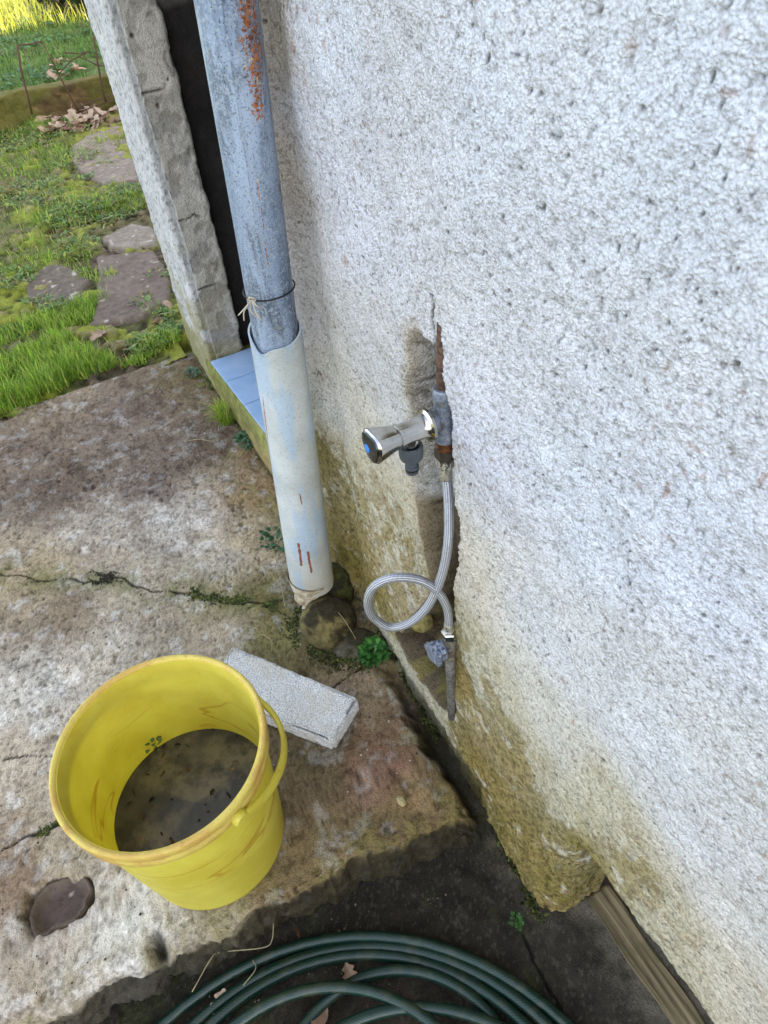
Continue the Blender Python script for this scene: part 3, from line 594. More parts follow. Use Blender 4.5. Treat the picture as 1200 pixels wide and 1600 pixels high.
def gr(z, t): return RG + .0012 * np.exp(-(adiff(t, seamA) / .05) ** 2) + .0006 * np.sin(2 * t + z * 3)
def gcol(z, t):
    P3 = np.stack([np.cos(t) * .034, np.sin(t) * .034, z * .3], 1); n1 = fbm(P3, 40, 4, 122, .6); dm = sst(1.1, .45, z) * sst(-.2, .9, adiff(t, seamA)) ; c = np.ones((len(z), 3)) * (.8 + .4 * n1)[:, None]
    c = c * (1 - .38 * dm * sst(.3, .6, n1))[:, None]; ln = np.exp(-(adiff(t, seamA - .03) / .022) ** 2); return c * (1 - .55 * ln)[:, None]
cyl('upper_pipe', gr, SL - .06, PL, 260, 220, M_GALV, pipe, rustf=grust, colf=gcol)
slv = [camang(foot, axd, x, y, .04) for x, y in ((410, 620), (418, 680), (427, 745))]; drp = [camang(foot, axd, x, y, .044) for x, y in ((466, 850), (471, 885))]; dr2 = [camang(foot, axd, x, y, .044) for x, y in ((481, 862), (487, 895))]
dot = camang(foot, axd, 462, 782, .042); dd = [camang(foot, axd, x, y, .042) for x, y in ((468, 770), (472, 790), (456, 800))]
def srust(z, t):
    o = 0 * z
    for L, w in ((slv, .045), (drp, .085), (dr2, .07), (dd[:2], .035)):
        z0, z1 = min(q[1] for q in L), max(q[1] for q in L); k = (z - z0) / (z1 - z0 + 1e-9); a0 = [q[0] for q in L if q[1] == z0][0]; a1 = [q[0] for q in L if q[1] == z1][0]
        a = a0 + adiff(np.array([a1]), a0)[0] * k; o = np.maximum(o, .8 * np.exp(-(adiff(t, a) / w) ** 2) * sst(-.08, .05, k) * sst(1.08, .95, k))
    return o
def scol(z, t):
    P3 = np.stack([np.cos(t) * .04, np.sin(t) * .04, z], 1); n1 = fbm(P3, 22, 4, 121, .6); base = lin((184, 188, 186)) * (.7 + .6 * n1)[:, None]
    lo = sst(.16, .0, z + .05 * (n1 - .5)); base = base * (1 - .6 * lo[:, None]) + .6 * lo[:, None] * lin((184, 172, 148))
    m = 0 * (1 - sst(.7, 1.05, np.sqrt((adiff(t, dot[0]) / .42) ** 2 + ((z - dot[1]) / .021) ** 2) + .3 * (n1 - .5))); return base * (1 - .8 * m[:, None]) + .8 * m[:, None] * lin((208, 150, 66))
def sr(z, t):
    k = 1 - z / SL; open_ = np.exp(-(SL - z) / .02); ta, _ = camang(foot, axd, 410, 545, .04)
    return .0385 + .0065 * k ** 1.3 + .0015 * open_ * np.cos(t - ta) + .0008 * np.sin(3 * t + z * 9) * k + .0012 * open_ * np.exp(-(adiff(t, ta) / .3) ** 2)
ta_, _ = camang(foot, axd, 405, 545, .04)
sleeve = cyl('sleeve', sr, 0, SL, 220, 180, M_SLEEVE, pipe, colf=scol, rustf=srust, thick=.0025)
me = sleeve.data; co_ = np.empty(len(me.vertices) * 3, np.float32); me.vertices.foreach_get('co', co_); co_ = co_.reshape(-1, 3)
q = co_ - foot; zz = q @ a_; th = np.arctan2(q @ v_, q @ u_); cut = np.where(zz > SL * .9, (zz - SL * .9) / (SL * .1), 0); co_ -= (a_[None] * (cut * (.010 * (1 - np.cos(th - ta_ + 2.6)) + .012 * np.exp(-(adiff(th, ta_) / .35) ** 2) * 1))[:, None]).astype(np.float32); me.vertices.foreach_set('co', co_.ravel())
# torn cream end of the sleeve hanging over the rock
tl, _ = camang(foot, axd, 462, 900, .046)
th = np.linspace(-1.9, 1.2, 60); zz = np.linspace(.026, -.066, 26); Z, T = np.meshgrid(zz, th, indexing='ij'); z, t = Z.ravel(), T.ravel(); P3 = np.stack([t * .05, z, t * 0], 1)
k = sst(.026, -.066, z); ln = np.clip(1 - np.abs(t + .25) / 1.6, 0.02, 1) ** .7; z2 = .026 + (z - .026) * ln; r = .0485 + .004 * np.sin(t * 7 + z * 90) * k - .012 * k + .018 * k * (fbm(P3, 60, 3, 131) - .5)
V = foot + a_ * z2[:, None] + r[:, None] * (u_ * np.cos(t + tl)[:, None] + v_ * np.sin(t + tl)[:, None]); V2 = V - .0018 * (u_ * np.cos(t + tl)[:, None] + v_ * np.sin(t + tl)[:, None])
M_CREAM = simple('torn cream plastic', lin((206, 196, 176)), .6, var=.25, sc=70, bump=.3, col2=lin((160, 140, 110)))
link('torn_end', npmesh('torn_end', np.concatenate([V, V2]), np.concatenate([gridfaces(26, 60), gridfaces(26, 60, len(V))[:, ::-1]])), M_CREAM, sleeve)
M_WIRE = simple('dark binding wire', lin((44, 42, 44)), .5, .6, var=.3)
M_STRING = simple('frayed string', lin((198, 188, 168)), .9, var=.2)
zt = camang(foot, axd, 425, 470, RG)[1]
pts = []
for k in range(41):
    t = 2 * math.pi * k / 40; pts.append(foot + a_ * (zt + .004 * math.sin(t + 1)) + (RG + .0022) * (u_ * math.cos(t) + v_ * math.sin(t)))
tube('wire_tie', pts, .0011, M_WIRE, pipe, 8, False)
ka, _ = camang(foot, axd, 398, 474, RG); K = foot + a_ * (zt + .002) + (RG + .004) * (u_ * math.cos(ka) + v_ * math.sin(ka))
ds = []
tocam = np.array([-.55, -.6, .3]) * .012; rt = R[:, 0]; dn = -R[:, 1] * -1
for k, (dx, dy, b) in enumerate(((-.020, .022, .3), (-.014, .030, -.2), (.010, .030, .2), (.004, .026, -.3), (.014, .012, .3), (-.006, .012, .1))):
    e_ = K + rt * dx + np.array([0, 0, -1.]) * dy + tocam * .7; m_ = K + (e_ - K) * .5 + tocam * (.8 + b) + rt * b * .012
    ds.append(tubedata(catmull([K, m_, e_], 6), .0009, 6))
ds.append(tubedata(catmull([K + rt * -.005, K + tocam * .5 + [0, 0, .004], K + rt * .005, K + tocam * .3 - [0, 0, .003], K - rt * .004], 6), .0013, 6))
V, Fq, UV = merge(ds); link('string_knot', meshof('string_knot', V, Fq), M_STRING, pipe)
# ================================================================== ROCKS
def rock(name, c, rad, seed, col1, col2, label, cat, squash=1, sub=5, group=None, rot=0):
    bm = bmesh.new(); bmesh.ops.create_icosphere(bm, subdivisions=sub, radius=1); me = bpy.data.meshes.new(name); bm.to_mesh(me); bm.free()
    V = np.empty(len(me.vertices) * 3, np.float32); me.vertices.foreach_get('co', V); V = V.reshape(-1, 3).astype(float)
    d = 1 + .34 * (fbm(V + seed, 1.1, 3, seed) - .5) + .16 * (fbm(V + seed, 3.2, 4, seed + 5, .55) - .5) + .05 * (fbm(V + seed, 12, 3, seed + 9) - .5)
    V = V * d[:, None]; V = np.sign(V) * np.abs(V) ** .88
    ca, sa = math.cos(rot), math.sin(rot); V = V * np.array(rad); V = np.stack([V[:, 0] * ca - V[:, 1] * sa, V[:, 0] * sa + V[:, 1] * ca, V[:, 2]], 1)
    m = fbm(V, 22, 4, seed + 20, .6); m2 = fbm(V, 90, 3, seed + 21); mm = sst(.42, .58, m)[:, None]
    col = (np.array(col1) * (1 - mm) + np.array(col2) * mm) * (.55 + .9 * m2)[:, None]
    F3 = np.array([list(p.vertices) for p in me.polygons]); bpy.data.meshes.remove(me)
    o = link(name, npmesh(name, V, F3, True, col, cav=V[:, 0] * 0), M_STONE); o.location = c; return tag(o, label, cat, group)
rock('boulder', (.238, .868, .010), (.058, .056, .056), 3, lin((56, 50, 34)), lin((118, 108, 70)), 'rounded mossy stone under the torn foot of the downpipe', 'stone', rot=.3)
rock('boulder', (.278, .935, .030), (.052, .046, .062), 8, lin((44, 42, 28)), lin((74, 76, 38)), 'dark mossy stone wedged between the downpipe foot and the wall', 'stone')
rock('flat_stone', (.262, .800, -.004), (.050, .040, .016), 5, lin((92, 86, 72)), lin((70, 66, 48)), 'thin flat stone flake lying in front of the rounded stone by the small weed', 'stone', rot=-.6)
q = WP(655, 962, .338); rock('mortar_rubble', tuple(q), (.022, .030, .030), 12, lin((160, 146, 92)), lin((128, 118, 62)), 'yellowish rubble lump inside the wall hole behind the hose nut', 'rubble', sub=5)
for i, (x, y, s_) in enumerate(((712, 1245, .008), (624, 1255, .007), (575, 778, .004), (612, 1065, .004))):
    pass
q = G(627, 1252); rock('pebble', (q[0], q[1], .002), (.007, .010, .005), 31, lin((182, 168, 124)), lin((160, 144, 100)), 'small pale pebble on the patio near its corner', 'pebble', sub=3)
# ================================================================== WATER TAP
n = N('chrome'); f = n.noise(38, 4, .6); n.bump(n.noise(30, 2), .10, .002); M_CHROME = n.fin(n.mix(n.ramp(f, (.4, .65)), (.62, .61, .58), (.42, .40, .36)), n.ramp(f, (.4, .7, .10, .26)), 1.0)
n = N('scaled chrome'); f = n.noise(260, 4, .7); M_CHROME2 = n.fin(n.mix(n.ramp(f, (.45, .6)), (.62, .62, .62), lin((168, 156, 128))), n.ramp(f, (.4, .6, .2, .7)), n.ramp(f, (.45, .6, 1, .2)))
n = N('dull galvanised fitting'); f = n.noise(200, 4, .7); f2 = n.noise(60, 4, .6); c = n.mix(n.ramp(f, (.4, .65)), lin((104, 112, 126)), lin((146, 150, 158))); c = n.mix(n.ramp(f2, (.55, .68, 0, .7)), c, lin((92, 84, 74)))
n.bump(f, .3, .0006); M_FIT = n.fin(c, .55, .45)
M_RUSTB = simple('rusty brass', lin((120, 72, 38)), .55, .5, sc=160, bump=.4, col2=lin((64, 44, 34)))
M_RUST = simple('rusty iron', lin((110, 82, 62)), .85, .1, sc=220, bump=.6, col2=lin((62, 48, 40)))
M_DUSTY = simple('limescaled pipe', lin((120, 116, 108)), .75, .2, sc=140, bump=.5, col2=lin((78, 74, 66)))
M_PLG = simple('dark grey plastic', lin((72, 78, 84)), .5, 0, var=.2, sc=120)
M_BLUE = simple('blue marker', lin((48, 128, 214)), .3, 0, var=.05)
M_BLK = simple('black rubber', lin((22, 22, 24)), .5, 0, var=.2)
TY, TZ = .526, .727; tapO = np.array([WX - .001, TY, TZ])
feed = empty('supply_pipe', (WX, TY, TZ), 'grey metal tee fitting and rusty iron pipe stub in the wall hole behind the tap', 'pipe fitting')
lathe('tee_fitting', [(0, .040), (.0112, .040), (.0126, .038), (.0126, .028), (.0118, .025), (.0118, -.018), (.0128, -.021), (.0128, -.029), (.0105, -.031), (0, -.031)], tapO + [.004, 0, 0], (0, 0, 1), M_FIT, feed)
lathe('side_outlet', [(.010, -.004), (.0105, .010), (.0128, .012), (.0128, .0185), (.009, .020), (0, .020)], tapO + [.004, 0, 0], (-1, 0, 0), M_FIT, feed)
tube('pipe_stub', [tapO + [.004, 0, .036], tapO + [.004, .0, .07], tapO + [.008, .002, .12], tapO + [.02, .004, .20]], .0082, M_RUST, feed, 16, jit=.003)
lathe('brass_nipple', [(.0100, -.030), (.0100, -.037), (.0116, -.038), (.0116, -.042), (.0100, -.043)], tapO + [.004, 0, 0], (0, 0, 1), M_RUSTB, feed)
hexf = lambda a, j: .93 / math.cos((a % (math.pi / 3)) - math.pi / 6) * .98
lathe('coupling_nut', [(.0085, -.0425), (.0118, -.043), (.0122, -.055), (.0108, -.057), (.0085, -.057)], tapO + [.004, 0, 0], (0, 0, 1), simple('blackened nut', lin((70, 62, 56)), .5, .4, sc=200, bump=.3), feed, 24, hexf, sharp=20)
tap = empty('water_tap', tuple(tapO), 'chrome water tap with blue dot knob and grey hose connector on the plaster wall', 'tap')
tx = lambda d: tapO + np.array([-d, 0, 0])
body = lathe('tap_body', [(0, 0.0140), (.0160, 0.0145), (.0190, 0.0165), (.0195, 0.0200), (.0178, 0.0193), (.0148, 0.0214), (.0132, 0.0260), (.0122, 0.0378), (.0124, 0.0470), (.0132, 0.0521), (.0134, 0.0554), (0, 0.0554)], tx(0), (-1, 0, 0), M_CHROME, tap, 40)
# spout, growing from the underside of the body
sp = catmull([tx(.034) + [0, 0, .002], tx(.037) + [0, 0, -.010], tx(.0395) + [0, 0, -.019], tx(.040) + [0, 0, -.027]], 8); tube('spout', sp, np.linspace(.0098, .0072, len(sp)), M_CHROME, body, 20)
lathe('thread_collar', [(.0066, -.018), (.0076, -.019), (.0066, -.020), (.0076, -.021), (.0066, -.022), (.0076, -.023), (.0066, -.024), (.0066, -.030)], tx(.040), (0, 0, 1), M_CHROME2, body)
flu = lambda a, j: 1 + .025 * math.cos(18 * a)
con = lathe('hose_connector', [(.0098, -.019), (.0128, -.0185), (.0134, -.021), (.0134, -.033), (.0118, -.037), (.0072, -.038), (.0072, -.030), (.0098, -.028), (.0098, -.019)], tx(.040), (0, 0, 1), M_PLG, tap, 72, flu)
lathe('connector_nipple', [(.0072, -.037), (.0078, -.040), (.0062, -.042), (.0062, -.047), (.0078, -.0475), (.0080, -.0505), (.0066, -.051), (.0066, -.0535), (.0076, -.054), (.0070, -.058), (.0045, -.058), (.0045, -.050), (0, -.050)], tx(.040), (0, 0, 1), M_PLG, con, 32)
lathe('seal_ring', [(.0066, -.0508), (.0080, -.0515), (.0080, -.0532), (.0066, -.0538)], tx(.040), (0, 0, 1), M_BLK, con, 32)
# knob: rounded triangle flaring towards its end
def tri(a, j): return 1 + .13 * math.cos(3 * (a + .45)) * min(1, j / 5.)
knob = lathe('knob', [(0, 0.0542), (.0120, 0.0546), (.0134, 0.0563), (.0136, 0.0588), (.0142, 0.0622), (.0158, 0.0689), (.0180, 0.0773), (.0192, 0.0823), (.0193, 0.0844), (.0178, 0.0865), (.0165, 0.0865)], tx(0), (-1, 0, 0), M_CHROME, tap, 72, tri, sharp=50)
lathe('end_cap', [(.0178, 0.0861), (.0166, 0.0884), (.0110, 0.0909), (0, 0.0919)], tx(0), (-1, 0, 0), simple('dark chrome cap', lin((88, 90, 92)), .22, .9, var=.2), knob, 60, lambda a, j: 1 + .13 * math.cos(3 * (a + .45)))
lathe('blue_marker', [(.0050, 0.0909), (.0048, 0.0921), (.0030, 0.0929), (0, 0.0931)], tx(0) + [0, .000, .0005], (-1, 0, 0), M_BLUE, knob, 24)
# ================================================================== BRAIDED HOSE
n = N('braided steel'); uv = n.n('ShaderNodeSeparateXYZ'); n.l(n.tc.outputs['UV'], uv.inputs[0])
a1 = n.math('MULTIPLY', uv.outputs[0], 2100.); b1 = n.math('MULTIPLY', uv.outputs[1], 2 * math.pi * 7)
s1 = n.math('SINE', n.math('ADD', a1, b1)); s2 = n.math('SINE', n.math('SUBTRACT', a1, b1)); h_ = n.math('MULTIPLY', s1, s2)
fz_ = n.noise(90, 3, .6); c = n.mix(n.ramp(h_, (-.5, .6)), lin((98, 100, 106)), lin((222, 223, 228))); c = n.mix(n.ramp(fz_, (.55, .7, 0, .5)), c, lin((130, 120, 104))); n.bump(h_, .6, .0006); M_BRAID = n.fin(c, .4, .6)
hz = [(703,735),(703,780),(700,850),(690,900),(670,945),(642,972),(610,980),(585,966),(575,945),(581,921),(602,906),(630,902),(660,908),(685,926),(699,952),(702,985)]
hp = [tapO + [.004, 0, -.076]] + [WP(x, y, (.316 if i < 2 else .31) - (703 - x) / 130 * .10) for i, (x, y) in enumerate(hz)]
hp[1] = np.array([.320, .5225, .632]); hp[2] = np.array([.315, .512, .600])
hose = empty('braided_hose', tuple(hp[0]), 'looped silver braided connector hose hanging below the tap', 'hose')
hpc = catmull(hp, 14); 
tube('braid', hpc, .0061, M_BRAID, hose, 24)
lathe('crimp_sleeve', [(.0060, 0), (.0076, .001), (.0076, .016), (.0062, .018), (.0056, .019)], hp[0] + [0, 0, .004], (0, -.05, -1), M_CHROME2, hose, 24)
lathe('hose_nut', [(.0066, 0), (.0108, .0006), (.0112, .011), (.0100, .013), (.0066, .013)], hp[0] + [0, 0, .0185], (0, 0, -1), M_CHROME2, hose, 24, hexf, sharp=20)
E_ = hp[-1]; dE = hp[-1] - hp[-2]; dE /= np.linalg.norm(dE)
lathe('crimp_sleeve', [(.0056, -.018), (.0070, -.016), (.0070, 0)], E_, dE, M_CHROME2, hose, 24)
lathe('hose_nut', [(.0066, -.001), (.0100, 0), (.0116, .002), (.0116, .013), (.0100, .014), (.0066, .014)], E_, dE * [.3, .3, 1], M_CHROME, hose, 24, hexf, sharp=20)
# ================================================================== STOP VALVE
n = N('dirty stop valve metal'); f = n.noise(150, 4, .65); M_VALVE = n.fin(n.mix(n.ramp(f, (.4, .65)), lin((128, 120, 106)), lin((84, 76, 64))), .6, .35)
vO = E_ + np.array([0, 0, -.012]); vb = WP(706, 1100, .318)
valve = empty('stop_valve', tuple(vO), 'dirty stop valve with faceted clear grey handle low in the wall hole', 'valve')
vax = vb - vO; vL = np.linalg.norm(vax); vax /= vL
lathe('valve_body', [(0, 0), (.0098, 0), (.0104, .004), (.0090, .007), (.0094, .010), (.0118, .016), (.0126, .026), (.0118, .036), (.0095, .046), (.0090, .052), (.0104, .054), (.0104, .060), (.0084, .064), (0, .064)], vO, vax, M_VALVE, valve)
tube('riser', [vO + vax * .060, vO + vax * (vL * .6), vb, vb + vax * .05], .0078, M_DUSTY, valve, 16, jit=.002)
hd = np.array([-.75, -.05, .05]); hd /= np.linalg.norm(hd); hO = vO + vax * .026
lathe('valve_stem', [(.0075, 0), (.0075, .014), (.0092, .015), (.0092, .019), (.006, .020), (.006, .026)], hO, hd, M_VALVE, valve, 24)
n = N('cloudy handle plastic'); f = n.noise(190, 3, .6); M_HAND = n.fin(n.mix(n.ramp(f, (.4, .6)), lin((72, 80, 98)), lin((138, 146, 164))), .3, .3, Coat_Weight=.5)
lathe('valve_handle', [(0, .006), (.0100, .0065), (.0120, .0105), (.0150, .013), (.0160, .018), (.0140, .023), (.0190, .0265), (.0180, .0315), (.0100, .0325), (0, .0325)], hO, hd, M_HAND, valve, 60, lambda a, j: 1 + .12 * math.cos(5 * a), sharp=28)
# ================================================================== BUCKET
BX, BY, BH, BR, Bb = -.113, .578, .320, .147, .116
M_ = N('yellow bucket plastic'); n = M_; sep = n.n('ShaderNodeSeparateXYZ'); n.l(n.tc.outputs['Object'], sep.inputs[0])
st = n.noise(4, 2.5, .5, .5, n.map((1, 1, 3.0))); c = n.mix(n.ramp(n.noise(11, 4, .6), (.35, .65)), lin((238, 228, 104)), lin((228, 214, 84)))
band = n.ramp(n.math('ABSOLUTE', n.math('SUBTRACT', st, .5)), (.0, .016, 1, 0)); zb = n.math('MULTIPLY', n.ramp(sep.outputs[2], (.13, .15)), n.ramp(sep.outputs[2], (.20, .24, 1, 0)))
c = n.mix(n.math('MULTIPLY', n.math('MULTIPLY', band, zb), .55), c, lin((196, 140, 20)))
c = n.mix(n.ramp(n.noise(60, 4, .7, .3, n.map((1, 1, 4))), (.60, .74, 0, .35)), c, lin((176, 158, 60)))
c = n.mix(n.ramp(n.noise(210, 3, .7), (.68, .74, 0, .7)), c, lin((120, 96, 40)))
scr = n.noise(60, 3, .6, 0, n.map((1, 1, 14), rot=(.4, .2, 0))); c = n.mix(n.ramp(scr, (.60, .68, 0, .22)), c, lin((236, 226, 120)))
n.fin(c, .42, spec=.45); n.bump(scr, .12, .001)
tr = n.n('ShaderNodeBsdfTranslucent'); n.l(c, tr.inputs[0]); mx = n.n('ShaderNodeMixShader'); mx.inputs[0].default_value = .42; n.l(n.b.outputs[0], mx.inputs[1]); n.l(tr.outputs[0], mx.inputs[2]); n.l(mx.outputs[0], n.out.inputs[0]); M_BUCK = n.m
n = N('stained bucket rim'); f = n.noise(26, 5, .65); c = n.mix(n.ramp(f, (.38, .62)), lin((226, 206, 104)), lin((212, 176, 92))); c = n.mix(n.ramp(n.noise(70, 4, .7), (.58, .70, 0, .55)), c, lin((172, 122, 52))); c = n.mix(n.ramp(n.noise(240, 3, .7), (.64, .70, 0, .7)), c, lin((94, 66, 32)))
n.bump(f, .1, .001); n.fin(c, .5, spec=.4); tr = n.n('ShaderNodeBsdfTranslucent'); n.l(c, tr.inputs[0]); mx = n.n('ShaderNodeMixShader'); mx.inputs[0].default_value = .22; n.l(n.b.outputs[0], mx.inputs[1]); n.l(tr.outputs[0], mx.inputs[2]); n.l(mx.outputs[0], n.out.inputs[0]); M_RIM = n.m
bO = np.array([0, 0, 0.])
bucket = empty('bucket', (BX, BY, .001), 'round yellow plastic bucket with a stained rim standing on the concrete', 'bucket')
def childlathe(name, prof, mat, parent, seg=96, **k):
    o = lathe(name, prof, (0, 0, 0), (0, 0, 1), mat, None, seg, **k); o.parent = parent; return o
rsh = lambda z: Bb + (.1375 - Bb) * (z / .29) ** .9
T_ = .0028
pr_ = [(0, .003), (Bb - .012, .003), (Bb - .008, .0), (Bb - .003, .0015)] + [(rsh(z), z) for z in np.linspace(.006, .288, 26)] + [(.1375, .300), (.1400, .315), (.1372, .315), (.1348, .300)] + [(rsh(z) - T_, z) for z in np.linspace(.286, .012, 24)] + [(Bb - .010, .006), (0, .006)]
shell = childlathe('shell', pr_, M_BUCK, bucket, 120)
rim = childlathe('rim', [(.1378, .282), (.1440, .283), (.1452, .285), (.1452, .2995), (.1436, .301), (.1436, .3025), (.1462, .304), (.1470, .306), (.1472, .3165), (.1462, .3195), (.1430, .3205), (.1395, .3185), (.1385, .315), (.1380, .306), (.1378, .282)], M_RIM, bucket, 120, sharp=60)
# bail handle
hA = G(372, 1272, .30) - np.array([BX, BY, 0]); aA = math.atan2(hA[1], hA[0])
A_ = np.array([math.cos(aA), math.sin(aA), 0]); Bp = np.array([-A_[1], A_[0], 0])
if (Bp @ np.array([1., .3, 0])) < 0: Bp = -Bp
phi = math.radians(33); hp_ = []
for k in range(49):
    t = math.pi * k / 48; rr = .153 * (1 + .0 * math.sin(t)); hp_.append(A_ * math.cos(t) * .151 + (Bp * math.cos(phi) * 1.27 + np.array([0, 0, -1.]) * math.sin(phi)) * math.sin(t) * .153 + [0, 0, .290])
hp_ = np.array(hp_)
# flat strap cross section
def strap(P, w, th):
    P = np.asarray(P); n_ = len(P); T = np.gradient(P, axis=0); T /= np.linalg.norm(T, axis=1)[:, None]; V = []; seg = 12
    for i in range(n_):
        rad = P[i] * [1, 1, 0]; rad /= np.linalg.norm(rad) + 1e-9; Nn = np.cross(T[i], rad); Nn /= np.linalg.norm(Nn); Bn = np.cross(Nn, T[i])
        for k in range(seg): a = 2 * math.pi * k / seg; c_, s_ = math.cos(a), math.sin(a); V.append(P[i] + Nn * w * np.sign(c_) * abs(c_) ** .6 + Bn * th * np.sign(s_) * abs(s_) ** .6)
    Fq = [(i * seg + k, i * seg + (k + 1) % seg, (i + 1) * seg + (k + 1) % seg, (i + 1) * seg + k) for i in range(n_ - 1) for k in range(seg)]
    me = bpy.data.meshes.new('handle'); me.from_pydata([tuple(v) for v in V], [], Fq + [tuple(range(seg - 1, -1, -1)), tuple((n_ - 1) * seg + k for k in range(seg))])
    for p in me.polygons: p.use_smooth = len(p.vertices) == 4
    return me
ho = link('handle', strap(hp_, .0092, .0042), M_BUCK); ho.parent = bucket
for s_ in (1, -1):
    o = lathe('handle_pivot', [(0, -.004), (.0105, -.004), (.0115, .001), (.0115, .008), (.0095, .0115), (0, .012)], A_ * s_ * .1435 + [0, 0, .290], A_ * s_, M_BUCK, None, 24); o.parent = ho
n = N('murky standing water'); f = n.noise(22, 5, .6); f2 = n.noise(120, 4, .7); c = n.mix(n.ramp(f, (.38, .62)), lin((108, 98, 74)), lin((54, 50, 42))); c = n.mix(n.ramp(f2, (.58, .68, 0, .8)), c, lin((46, 40, 30))); c = n.mix(n.ramp(n.noise(9, 3, .5), (.42, .60, 0, .7)), c, lin((62, 58, 50)))
n.bump(n.noise(14, 2), .03, .002); M_WATER = n.fin(c, .3, spec=.35)
rw = rsh(.13) - T_ - .0003
wt = lathe('water', [(0, .0), (rw, .0), (rw + .0004, .0012)], (0, 0, 0), (0, 0, 1), M_WATER, None, 96); wt.location = (BX, BY, .1315)
tag(wt, 'dark murky rainwater standing in the yellow bucket', 'water')
# ================================================================== PALE BLOCK
c4 = [np.array(G(*p, .036)) for p in [(362, 1008), (320, 1083), (520, 1161), (561, 1092)]]
n = N('aerated concrete'); f = n.noise(300, 4, .75); g_ = n.vor(420); c = n.mix(n.ramp(f, (.40, .60)), lin((250, 249, 246)), lin((226, 225, 222))); c = n.mix(n.ramp(g_, (.45, .75, 0, .6)), c, lin((172, 170, 166))); c = n.mix(n.ramp(n.noise(18, 3), (.5, .7, 0, .4)), c, lin((214, 200, 176)))
n.bump(n.math('SUBTRACT', f, g_), 1.0, .003); M_AAC = n.fin(c, .95, spec=.1)
bm = bmesh.new(); lo = [bm.verts.new((p[0], p[1], .000)) for p in c4]; hi = [bm.verts.new((p[0], p[1], .036)) for p in c4]
bm.faces.new(hi[::1]); bm.faces.new(lo[::-1]); [bm.faces.new((lo[i], lo[(i + 1) % 4], hi[(i + 1) % 4], hi[i])) for i in range(4)]
bmesh.ops.recalc_face_normals(bm, faces=bm.faces); bmesh.ops.bevel(bm, geom=bm.edges[:], offset=.0035, segments=2, affect='EDGES'); bmesh.ops.triangulate(bm, faces=bm.faces); 
for _ in range(6):
    L = [e for e in bm.edges if e.calc_length() > .0045]
    if not L or len(bm.verts) > 60000: break
    bmesh.ops.subdivide_edges(bm, edges=L, cuts=1, use_grid_fill=False); bmesh.ops.triangulate(bm, faces=bm.faces)
me = bpy.data.meshes.new('block'); bm.normal_update(); nr = np.array([v.normal[:] for v in bm.verts]); V = np.array([v.co[:] for v in bm.verts]); F3 = np.array([[v.index for v in f.verts] for f in bm.faces]); bm.free()
ctr = np.array([V[:, 0].mean(), V[:, 1].mean(), 0]); V = V - ctr; edged = np.minimum(1, np.abs(V[:, 2] - .018) / .018)
ez = np.abs(V[:, 2] - .018) > .0135; V = V + nr * (.0022 * (fbm(V, 120, 3, 141) - .5) + .005 * (fbm(V, 22, 3, 142) - .6) - .006 * ez * (np.linalg.norm(nr[:, :2], axis=1) > .3) * sst(.5, .62, fbm(V, 60, 3, 144)) + .0012 * (fbm(V, 380, 2, 143) - .5))[:, None]
o = link('block', npmesh('block', V, F3, True), M_AAC); o.location = (ctr[0], ctr[1], .002); tag(o, 'white grainy concrete block lying flat beside the yellow bucket', 'block')
# ================================================================== GREEN GARDEN HOSE
n = N('green braided hose'); uv = n.n('ShaderNodeSeparateXYZ'); n.l(n.tc.outputs['UV'], uv.inputs[0])
a1 = n.math('MULTIPLY', uv.outputs[0], 1150.); b1 = n.math('MULTIPLY', uv.outputs[1], 2 * math.pi * 11); s1 = n.math('SINE', n.math('ADD', a1, b1)); s2 = n.math('SINE', n.math('SUBTRACT', a1, b1)); h_ = n.math('MAXIMUM', s1, s2)
c = n.mix(n.ramp(h_, (.55, .85)), lin((26, 62, 48)), lin((4, 9, 9))); c = n.mix(n.ramp(n.noise(40, 4, .65), (.48, .66, 0, .6)), c, lin((62, 66, 50))); M_HOSE = n.fin(c, .33, spec=.5)
loops = [((-.186, -.056), .4605, -.100), ((-.152, -.016), .396, -.099), ((-.138, .012), .352, -.098), ((-.157, .074), .260, -.082), ((-.026, .108), .1907, -.098), ((-.071, -.038), .2905, -.085)]
ang0 = math.radians(58); pts = []
order = [0, 1, 2, 5, 3, 4]
for i, li_ in enumerate(order):
    (cx, cy), rr, zz = loops[li_]; nx_ = loops[order[min(i + 1, 5)]]
    for k in range(72):
        t = k / 72; w = float(sst(.30, .72, t)) if i < 5 else 0; a = ang0 + math.radians(70) - t * 2 * math.pi
        pts.append((cx * (1 - w) + nx_[0][0] * w + (rr * (1 - w) + nx_[1] * w) * math.cos(a), cy * (1 - w) + nx_[0][1] * w + (rr * (1 - w) + nx_[1] * w) * math.sin(a), zz * (1 - w) + nx_[2] * w + .004 * math.sin(a * 3 + i)))
pts = pts[:6 * 72 - 14]; pts = np.array(pts); _w = np.linspace(0, 60, len(pts)); pts[:, :2] *= (1 + .010 * (fbm(np.c_[_w * .16, _w * 0, _w * 0], 1, 3, 300) - .5))[:, None]; pts[:, 2] += .006 * (fbm(np.c_[_w * .3, _w * 0 + 3, _w * 0], 1, 2, 301) - .3); pts[:, 2] = np.where(pts[:, 1] > .42, pts[:, 2], pts[:, 2])
o = tube('garden_hose', pts, .0088, M_HOSE, None, 20); tag(o, 'coiled green mesh garden hose on the dark paving below the patio step', 'garden hose')
